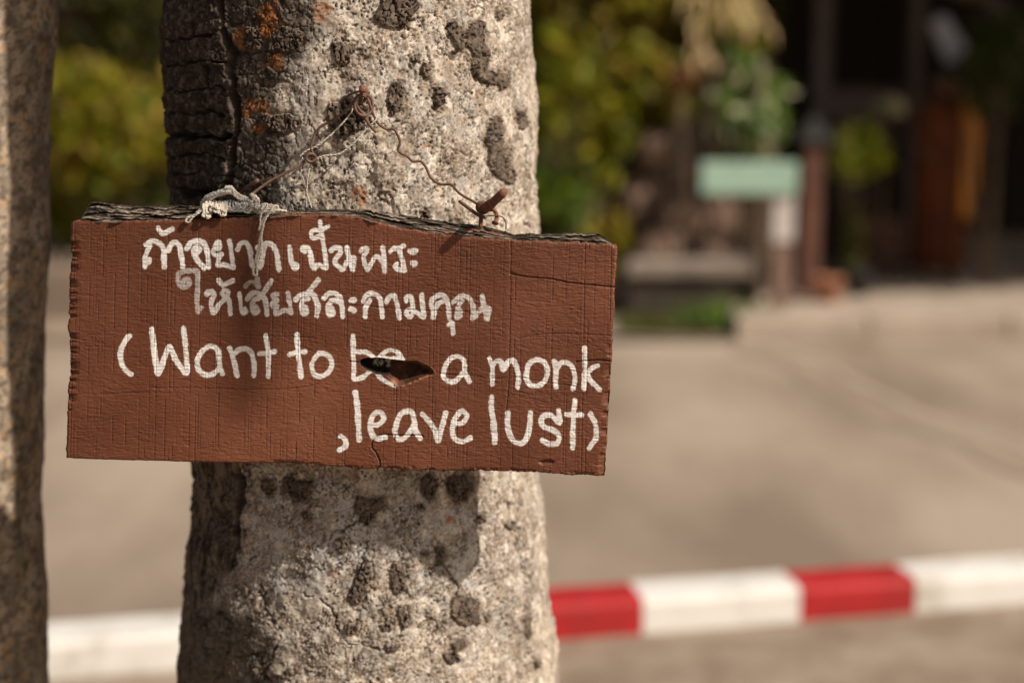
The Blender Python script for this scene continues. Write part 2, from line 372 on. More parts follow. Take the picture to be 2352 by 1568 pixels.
# --- charred slab on the left
slab = ss(-14, 14, sdist(PXm + wx * .35, PY + wy * .2, [(200,-80),(498,-80),(522,60),(545,180),(550,330),(540,420),(500,500),(200,500)]))
mixed = ss(-25, 25, sdist(WX, WY, [(480,-60),(700,-60),(715,60),(708,120),(668,150),(640,200),(632,240),(662,290),(660,370),(640,400),(625,470),(600,520),(480,520)]))
lowL = ss(-16, 16, sdist(PXm + wx * .5, PY + wy * .5, [(300,1000),(534,1000),(546,1160),(540,1290),(500,1330),(470,1420),(430,1600),(300,1600)]))
lowR = ss(-25, 25, sdist(WX, WY, [(330,1400),(520,1390),(600,1440),(640,1480),(625,1620),(300,1640)]))
cT = lambda p: [(344.5 + .4004 * x, .4004 * y) for x, y in p]
cL = lambda p: [(344.5 + .41504 * x, 1004.9 + .41504 * y) for x, y in p]
flakes = [cT(p) for p in (   # outlines of dark bark flakes still clinging to the pale wood
 [(1330,-60),(1330,60),(1280,90),(1300,130),(1350,150),(1400,165),(1430,170),(1480,130),(1500,90),(1545,60),(1530,-60)],
 [(1700,125),(1750,135),(1785,150),(1795,200),(1805,250),(1790,300),(1760,290),(1740,240),(1720,200)],
 [(1830,130),(1870,120),(1920,125),(1920,180),(1910,240),(1950,300),(1940,330),(1900,310),(1880,330),(1830,290),(1808,250),(1820,180)],
 [(1830,335),(1950,320),(1940,400),(2000,420),(2060,450),(2050,500),(2010,520),(1970,490),(1920,480),(1860,440)],
 [(1040,240),(1090,240),(1130,252),(1180,240),(1185,280),(1140,310),(1150,360),(1110,390),(1070,350),(1050,290)],
 [(1630,500),(1690,495),(1700,540),(1690,600),(1640,625),(1625,560)],[(1390,480),(1440,470),(1450,560),(1440,640),(1390,660),(1365,600),(1380,530)],
 [(1570,360),(1610,370),(1620,420),(1590,465),(1560,420)],[(1030,600),(1090,590),(1180,600),(1240,650),(1240,720),(1180,760),(1100,790),(1050,760),(1030,690)],
 [(1960,670),(2010,660),(2020,760),(2010,860),(2050,950),(2090,1000),(2080,1060),(2030,1050),(1970,1000),(1940,900),(1920,790)],
 [(2100,640),(2150,650),(2150,730),(2110,740)],[(710,660),(800,650),(850,680),(840,740),(780,765),(710,740)],[(640,660),(700,650),(706,730),(650,720)],
 [(690,180),(780,160),(880,190),(870,260),(790,300),(690,290)],[(560,160),(650,170),(640,290),(560,290)],[(1560,1210),(1610,1205),(1620,1245),(1570,1250)],
 [(1990,60),(2020,50),(2030,110),(2000,115)],[(1500,330),(1530,320),(1540,360),(1510,370)])] + [cL(p) for p in (
 [(750,220),(830,240),(900,230),(895,300),(850,350),(790,355),(760,310),(720,300)],[(1500,230),(1560,190),(1600,250),(1580,320),(1540,340),(1500,290)],
 [(1650,230),(1700,200),(1760,210),(1780,300),(1740,350),(1690,355),(1650,310)],[(1030,570),(1080,560),(1110,590),(1090,640),(1050,640),(1030,610)],
 [(1580,600),(1620,600),(1640,650),(1620,700),(1590,690)],[(1140,330),(1220,340),(1290,330),(1310,380),(1260,410),(1230,480),(1190,480),(1140,400)],
 [(1150,710),(1220,700),(1230,760),(1200,830),(1170,920),(1110,920),(1100,870),(1140,800)],[(1340,700),(1400,700),(1420,780),(1410,850),(1350,860),(1330,780)],
 [(1670,880),(1720,870),(1800,880),(1830,950),(1820,1030),(1700,1030),(1660,960)],[(1080,1030),(1150,1020),(1170,1060),(1140,1090),(1080,1070)],
 [(1280,1030),(1330,1020),(1340,1060),(1290,1070)],[(1660,1130),(1740,1110),(1760,1150),(1700,1190)],[(2060,1000),(2110,990),(2100,1100),(2080,1110)],
 [(2120,1220),(2160,1230),(2150,1280),(2130,1270)],[(1810,430),(1850,430),(1850,470),(1815,465)],[(1290,1150),(1360,1140),(1380,1180),(1320,1190)],
 [(1380,950),(1420,940),(1420,1050),(1390,1060)],[(380,430),(440,410),(470,520),(440,640),(390,600)],[(840,420),(880,415),(890,455),(850,460)],[(1470,360),(1500,365),(1520,400),(1480,395)],
 [(610,240),(680,230),(685,300),(660,340),(630,310)],[(1950,470),(2010,480),(2020,510),(1970,500)],[(700,1330),(780,1270),(800,1300),(740,1340)],[(230,1010),(330,1000),(350,1060),(280,1080)],
 [(1500,630),(1540,625),(1545,645),(1510,648)],[(1850,980),(1880,975),(1885,1015),(1855,1015)],[(1620,1190),(1700,1180),(1720,1230),(1650,1250)],[(560,1290),(620,1280),(640,1340),(570,1340)])]
f2, e2, c2 = worley(S / 5.2 + vn(S / 3, Z / 3, 33) * .7, Z / 4.6 + vn(S / 3, Z / 3, 34) * .7, 12)
f4, e4, c4 = worley(S / 9 + vn(S / 4, Z / 4, 37) * .9, Z / 17 + vn(S / 4, Z / 4, 38) * .9, 14)
crk4 = ss(.11, .02, e4)
jx_ = (fbm(S / 4.2, Z / 4.2, 311, 3, .6) - .5) * 13; jy_ = (fbm(S / 4.2, Z / 4.2, 312, 3, .6) - .5) * 13
fl = np.zeros(PX.shape); fid = np.zeros(PX.shape, int); flo = np.zeros(PX.shape)
X_ = PXm + jx_ + wx * .15; Y_ = PY + jy_ + wy * .15
for i, pg in enumerate(flakes):
    xs_ = [q[0] for q in pg]; ys_ = [q[1] for q in pg]
    m_ = (X_ > min(xs_) - 14) & (X_ < max(xs_) + 14) & (Y_ > min(ys_) - 14) & (Y_ < max(ys_) + 14)
    d_ = np.full(PX.shape, -99.0); d_[m_] = sdist(X_[m_], Y_[m_], pg, 60)
    b = ss(-1.2, 1.4, d_); flo = np.maximum(flo, ss(-9, -1, d_))
    fid = np.where((b > .5) & (b > fl), i + 1, fid); fl = np.maximum(fl, b)
ring = np.zeros(PX.shape)
for cx, cy, rx, ry in ((690,1108,36,30),(662,1217,15,15),(983,1108,20,34),(1050,1105,22,40),(800,262,36,52),(1150,350,36,80),(790,1250,17,17)):
    X = PXm + wx * .3; Y = PY + wy * .3
    d = np.hypot((X - cx) / rx, (Y - cy) / ry); ring = np.maximum(ring, np.exp(-((d - 1) / .10)**2))
# --- bark scales: Voronoi plates, two sizes
f1, e1, c1 = worley(S / 15 + vn(S / 6, Z / 6, 31) * .8, Z / 12 + vn(S / 6, Z / 6, 32) * .8, 11)
crk1 = ss(.11, .0, e1); crk2 = ss(.10, .0, e2)
f3, e3, c3 = worley(S / 26 + vn(S / 9, Z / 9, 35) * .7, Z / 9.5 + vn(S / 14, Z / 14, 36) * .9, 13)
crk3 = ss(.13, .0, e3)
# --- long drawn cracks
cr = np.full(PX.shape, 1e3); cw = .35 + 1.3 * vn(S / 6, Z / 6, 41)**1.3
cx_ = PXm + wx * .8 + (fbm(S / 3, Z / 3, 313, 2) - .5) * 10; cy_ = PY + wy * .6
for pts in ([(505,-40),(512,40),(532,110),(540,190),(548,260),(546,330),(536,395)],
            [(560,1060),(572,1120),(556,1180),(560,1240),(545,1300)],[(545,1310),(558,1370),(552,1400)],
            [(600,1345),(612,1400),(637,1440),(632,1470),(620,1500),(608,1568)],
            [(1155,1150),(1175,1200),(1190,1225),(1205,1290),(1222,1340),(1240,1400)],
            [(1196,310),(1205,380),(1212,440),(1206,500),(1230,540)],
            [(838,1140),(826,1200),(848,1205),(834,1270),(822,1330)],[(770,1230),(840,1190)],
            [(985,1330),(1005,1290),(1040,1330),(1050,1370)],[(545,1405),(575,1430),(560,1480),(600,1530)],
            [(470,1440),(500,1410),(520,1460),(500,1568)],[(700,1360),(760,1400),(800,1470),(860,1490)],
            [(1080,1100),(1090,1200),(1100,1320)],[(1130,1330),(1160,1400),(1150,1440)],[(450,1180),(445,1260),(430,1350)],
            [(1020,60),(1035,110),(1050,140)],[(905,-20),(920,40),(950,50)]):
    cr = np.minimum(cr, polydist(cx_, cy_, [tuple(q) for q in crom(pts, 5)], None, 40))
bigc = ss(3.6, .6, cr / cw) * ss(.28, .42, fbm(S / 10, Z / 10, 44, 3))
mj = np.full(PX.shape, 1e3); mw = .5 + 1.1 * vn(S / 9, Z / 9, 46)
for pts in ([(503,-40),(508,30),(528,100),(536,170),(546,240),(545,320),(532,400),(520,440)],[(540,1062),(552,1120),(544,1180),(542,1240),(530,1300)],[(388,312),(430,314),(480,318),(525,312)],[(430,446),(480,440),(535,446)]):
    mj = np.minimum(mj, polydist(PXm + wx * .45, PY + wy * .45, [tuple(q) for q in crom(pts, 5)], None, 40))
maj = ss(9.5, 3.0, mj / mw)
sl_c = np.full(PX.shape, 1e3)                 # splits across the charred slab
for pts in ([(380,92),(440,86),(500,80)],[(380,148),(430,150),(470,140),(520,146)],[(380,205),(420,212),(470,200),(520,205)],[(385,262),(460,256),(515,262)],
            [(385,309),(430,312),(480,316),(530,310)],[(385,360),(450,352),(520,366)],[(385,432),(460,440),(520,446)],[(385,398),(430,402),(470,396)],
            [(440,-10),(450,60),(444,90)],[(470,150),(480,200)],[(430,262),(425,310)],[(560,-10),(575,60),(560,120)],[(545,125),(600,118),(660,125)],[(600,200),(650,190)],[(560,420),(610,440)]):
    sl_c = np.minimum(sl_c, polydist(PXm + wx * .6, PY + wy * .6, [tuple(q) for q in crom(pts, 4)], None, 40))
slc = ss(5.5, .5, sl_c / (.35 + 1.5 * vn(S / 12, Z / 12, 43)**1.5))
# --- heights in mm
n1 = fbm(S / 48, Z / 60, 3, 3); n2 = fbm(S / 12, Z / 14, 4, 4); n3 = fbm(S / 3.2, Z / 3.0, 5, 4, .62)
n4 = vn(S / 1.5, Z / 1.4, 6)
pit = ss(.60, .78, fbm(S / 2.6, Z / 2.4, 7, 2)) * ss(.42, .60, fbm(S / 16, Z / 16, 77, 3))
wr = 1 - np.abs(2 * fbm(S / 9, Z / 7, 9, 3) - 1)           # wrinkles
rough = ss(.40, .60, fbm(S / 22, Z / 30, 8, 4))
q_ = fbm(S / 8 + 3, Z / 17, 320, 4, .55); fis = ss(.024, .007, np.abs(q_ - .5)) * ss(.46, .54, fbm(S / 20, Z / 28, 321, 3))
q_ = fbm(S / 6 + 9, Z / 7, 322, 4, .55); fis = np.maximum(fis, ss(.020, .005, np.abs(q_ - .46)) * ss(.50, .60, fbm(S / 16, Z / 16, 323, 3)) * .8)
sq = fbm(S / 8.5, Z / 10.5, 324, 5, .6); scab = ss(.625, .645, sq) * ss(.42, .55, fbm(S / 45, Z / 45, 325, 2)); scabe = ss(.60, .625, sq) * ss(.655, .635, sq) * ss(.42, .55, fbm(S / 45, Z / 45, 325, 2))
smooth_fill = ss(1085, 1120, PY) * ss(1420, 1300, PY) * ss(560, 600, PX) * ss(1110, 1080, PX)
dark = np.clip(np.maximum.reduce([slab, mixed * .95, lowL, lowR * .75]), 0, 1)
edgeR = ss(1120, 1215, PX)
Hh = (n1 - .5) * 6 + (n2 - .5) * 4.6 + (n3 - .5) * (1.9 - 1.0 * smooth_fill) * (.25 + .9 * rough) + (n4 - .5) * .4 - pit * (1.5 - .8 * smooth_fill)
Hh += (wr - .7) * 1.6 * ss(.5, .7, fbm(S / 40, Z / 40, 19, 2)) + (fbm(S / 22, Z / 18, 39, 3) - .5) * 5 * edgeR
far = ~front
Hh += scab * (1.2 - (n3 - .5)) - scabe * 1.1 - fis * 1.5 * (1 - .4 * smooth_fill)
Hh = Hh * (1 - dark * .35)
Hh += dark * ((c1 - .5) * 2.0 + (c2 - .5) * 1.0 - crk1 * 2.2 - crk2 * .9)
Hh += slab * (2.8 - slc * 5.5 + (c3 - .5) * 1.6 - crk3 * .6) + mixed * 1.2 - mixed * slc * 2 - lowL * 1.5 + lowL * (fbm(S / 5, Z / 30, 50, 3) - .5) * 7
Hh += fl * (2.6 + (c4 - .5) * 1.8 + (c2 - .5) * .4 - crk2 * .35 - crk4 * 4.0 - (n3 - .5) * 1.6) - (flo - fl) * 1.6 - maj * 9
Hh -= bigc * 3.0 + ring * .6
d5 = blob(800, 262, 26, 30, .3, .5); Hh -= d5 * 4.5
gx = fbm(S / 60, Z / 90, 15, 3)
farH = (gx - .5) * 9 - crk3 * 2.0
Hh = np.where(far, farH, Hh)
fade = ss(.80, .86, ZZ) * ss(1.69, 1.63, ZZ)
Hh = Hh * np.where(far, 1, .25 + .75 * fade)
V = base.copy(); V[..., 0] += NX * Hh / 1000; V[..., 1] += NY * Hh / 1000
V[..., 2] += (n2 - .5) * .002 * fade
# --- colours of the bark, with shade fill painted in under the board
def mixc(a, b, t): return a * (1 - t[..., None]) + np.array(b) * t[..., None]
tone = fbm(S / 26, Z / 30, 21, 4); spk = fbm(S / 2.2, Z / 2.0, 22, 3, .6)
C = np.empty(PX.shape + (3,)); C[:] = (.56, .49, .41)
C = mixc(C, (.40, .365, .325), ss(.40, .62, tone))
C = mixc(C, (.39, .30, .22), ss(.55, .70, fbm(S / 9, Z / 9, 23, 4)) * .75)
C = mixc(C, (.68, .62, .54), ss(.52, .66, fbm(S / 7, Z / 9, 24, 4)) * .75)
C = mixc(C, (.46, .445, .425), smooth_fill * ss(.30, .55, fbm(S / 18, Z / 20, 25, 3)) * .9)  # smooth zone painted paler to brighten the shade below the board
C = mixc(C, (.17, .13, .095), ss(.52, .64, spk) * (.25 + .6 * rough) * (1 - .35 * smooth_fill))
C = mixc(C, (.25, .20, .155), ss(.52, .60, fbm(S / 6.5, Z / 7.5, 45, 4, .6)) * .55 * rough)
scab = scab * (1 - .5 * ss(1060, 1100, PY)); C = mixc(C, (.265, .215, .17), scab * .7)
C = mixc(C, (.07, .05, .038), np.clip(scabe * .55 + fis * .9, 0, 1))
C = mixc(C, (.075, .055, .04), pit * .95)
C = mixc(C, (.11, .082, .06), ss(.665, .71, fbm(S / 1.9, Z / 1.7, 47, 2)) * .7 * (.3 + .6 * rough))
C = mixc(C, (.24, .19, .145), ss(.55, .63, fbm(S / 12, Z / 16, 48, 5, .62)) * .4)
C = mixc(C, (.09, .07, .055), ss(.74, .80, vn(S / 1.9, Z / 1.9, 29)) * .55)
dc = np.empty(C.shape); dc[:] = (.06, .047, .037); dc = mixc(dc, (.15, .118, .09), ss(.45, .7, fbm(S / 5, Z / 5, 26, 4))); dc = mixc(dc, (.035, .026, .02), ss(.5, .75, c2) * .6)
dkm = np.clip(np.maximum(dark, 0), 0, 1); C = C * (1 - dkm[..., None]) + dc * dkm[..., None]
C = mixc(C, (.24, .185, .135), lowL * ss(.40, .60, fbm(S / 4, Z / 22, 49, 4)) * .85)
brn = lowR * ss(.4, .6, tone); C = mixc(C, (.16, .12, .085), brn * .8)
C = mixc(C, (.22, .16, .115), (flo - fl) * .55)
C = mixc(C, (.105, .08, .062), fl * .97); C = mixc(C, (.03, .022, .017), ss(.05, .35, fl) * ss(.85, .5, fl) * .8)
C = mixc(C, (.19, .15, .118), fl * ss(.5, .7, fbm(S / 4.5, Z / 3.0, 27, 3)) * .7)
rust = np.maximum.reduce([blob(612,38,26,44),blob(735,22,22,30),blob(552,95,12,26),blob(640,138,16,14),blob(590,248,36,16),blob(600,296,20,12),blob(822,452,16,16) * .8,blob(1038,1190,9,16),blob(1060,1560,6,6),blob(760,1320,16,8) * .5, blob(985,345,10,5) * .6])
C = mixc(C, (.30, .115, .035), rust * (.45 + .5 * ss(.35, .6, fbm(S / 4, Z / 4, 28, 3))))
och = ss(.66, .8, fbm(S / 7, Z / 7, 30, 3)); C = mixc(C, (.50, .36, .20), och * .15 * (1 - dkm))
C = mixc(C, (.05, .036, .028), np.clip(bigc + ring * .25 + maj, 0, 1) * .85)
C = mixc(C, (.028, .022, .018), np.clip(fl * (crk2 * .25 + crk4 * 1.0) + dkm * (crk1 * .7 + crk2 * .5 + slab * slc), 0, 1) * .9)
C = mixc(C, (.035, .026, .02), d5 * .8)
M_bark = mat_col('bark', .9, .12, .45, 520, .0012, .18)
M_bark2 = mat_col('smooth_speckled_bark', .9, .12, .35, 400, .0010, .20)
tree = empty('tree', (float(CX[0].mean()), TY, 0), 'big tree with pale mottled bark and the painted board hung on it', 'tree')
def shift(Vf, par): return Vf.reshape(-1, 3) - np.array(par.location)
F = quads(len(zz), len(th))
fq = fid.reshape(-1)[F]; ids = np.where((fq == fq[:, :1]).all(1), fq[:, 0], 0)
split_np(shift(V, tree), F, ids, lambda i: 'trunk' if i == 0 else 'bark_flake', M_bark, tree, {}, C.reshape(-1, 3))

# ------------------------------------------------------------------ slim tree at the left edge
LT = 1.585
def lt_edge(z):
    tab = np.array([(121,0),(124,90),(110,200),(104,320),(106,560),(100,700),(93,800),(92,990),(88,1150),(92,1300),(100,1420),(108,1568)], float)
    pts = np.array([P(a, b, LT) for a, b in tab]); return np.interp(z, pts[::-1, 2], pts[::-1, 0])
th2 = np.linspace(-pi, pi, 260); z2 = np.concatenate([np.linspace(-.05, .8, 40)[:-1], np.linspace(.8, 1.66, 420), np.linspace(1.66, 3.6, 50)[1:]])
T2, Z2 = np.meshgrid(th2, z2); R2 = .088 + .03 * np.clip((.8 - Z2) / .8, 0, 1)**2; c2x = lt_edge(Z2) - R2 + .02*np.clip(.8 - Z2, 0, 1)
S2 = T2 * 88; ZM = Z2 * 1000
a1 = fbm(S2 / 20, ZM / 26, 51, 4); a2 = fbm(S2 / 3.5, ZM / 3.5, 52, 3); a3 = fbm(S2 / 60, ZM / 50, 53, 3)
seam = np.abs((T2 + pi) % (2*pi) - pi) > 2.95
H2 = (a1 - .5) * 5 + (a2 - .5) * 1.1 + (a3 - .5) * 5; H2 = np.where(seam, 0, H2)
V2 = np.stack([c2x + (R2 + H2/1000) * np.sin(T2), LT - (R2 + H2/1000) * np.cos(T2), Z2], -1)
C2 = np.empty(V2.shape); C2[:] = (.42, .335, .25)
C2 = mixc(C2, (.25, .205, .155), ss(.4, .6, a1)); C2 = mixc(C2, (.13, .10, .075), ss(.48, .66, fbm(S2 / 7, ZM / 7, 54, 4)) * .8); C2 = mixc(C2, (.10, .075, .055), ss(.55, .7, a2) * .7)
C2 = mixc(C2, (.48, .30, .15), ss(.6, .75, fbm(S2 / 9, ZM / 9, 55, 3)) * .5)
tree2 = empty('tree', (float(c2x[0, 0]), LT, 0), 'slim speckled tree trunk cut off by the left edge of the photo', 'tree')
mesh_np('trunk', shift(V2, tree2), quads(len(z2), len(th2)), M_bark2, tree2, False, None, C2.reshape(-1, 3))

# ================================================================== THE PAINTED BOARD
TOP = np.array([(150,511),(163.7,509),(287,508.6),(400,506),(500,503),(580,500),(668,494.6),(762,493.5),(829,501),(866,511.5),(925,524.7),(1027,539),(1115,548),(1168,552),(1240,555),(1321,558.4),(1390,561),(1405,562.6),(1411,568),(1425,570)])
BOT = np.array([(140,1052),(152,1052),(250,1056),(344,1058),(448,1061),(544,1063),(676,1064),(710,1067),(768,1071),(842,1077),(884,1076),(934,1079.6),(1025,1081.7),(1199,1083.7),(1320,1090.8),(1390,1094),(1400,1094.5)])
LEF = np.array([(163.7,509),(160.6,535),(160,572),(162.6,590),(160.6,632),(158,672),(156.6,713),(157,745),(160,800),(161,850),(157,885),(154,950),(152,1052)])
RIG = np.array([(1417.5,570),(1413,670),(1407,775),(1403,880),(1397,944),(1394,1007),(1391,1049),(1390,1094)])
def jag(t, seed, a, s): return (fbm(np.asarray(t, float) / s, np.zeros_like(np.asarray(t, float)) + .5, seed, 3) - .5) * 2 * a
topf = lambda x: np.interp(x, TOP[:, 0], TOP[:, 1]) + jag(x, 61, 3.2, 14)
botf = lambda x: np.interp(x, BOT[:, 0], BOT[:, 1]) + jag(x, 62, 3.0, 16) * (.35 + .65 * ss(600, 700, x))
leff = lambda y: np.interp(y, LEF[:, 1], LEF[:, 0]) + jag(y, 63, 2.6, 13) * (.3 + 1.6 * vn(np.asarray(y, float) / 60, np.asarray(y, float) * 0, 66)) + jag(y, 67, 2.5, 45)
rigf = lambda y: np.interp(y, RIG[:, 1], RIG[:, 0]) + jag(y, 64, 2.2, 15) * (.3 + 1.8 * vn(np.asarray(y, float) / 70, np.asarray(y, float) * 0, 68)) + jag(y, 69, 2.5, 50)
NU, NV = 1040, 470
U, Vv = np.meshgrid(np.linspace(0, 1, NU), np.linspace(0, 1, NV))
X0 = 158 + U * (1404 - 158)
for _ in range(3):
    Y0 = topf(X0) * (1 - Vv) + botf(X0) * Vv
    X0 = leff(Y0) * (1 - U) + rigf(Y0) * U
BX, BY = X0, topf(X0) * (1 - Vv) + botf(X0) * Vv

def cA(p): return [(287.1 + .29297*x, 488.1 + .29297*y) for x, y in p]
def cB(p): return [(631.6 + .29297*x, 488.1 + .29297*y) for x, y in p]
def cC(p): return [(229.7 + .29297*x, 717.8 + .29297*y) for x, y in p]
def cD(p): return [(746.5 + .29297*x, 717.8 + .29297*y) for x, y in p]
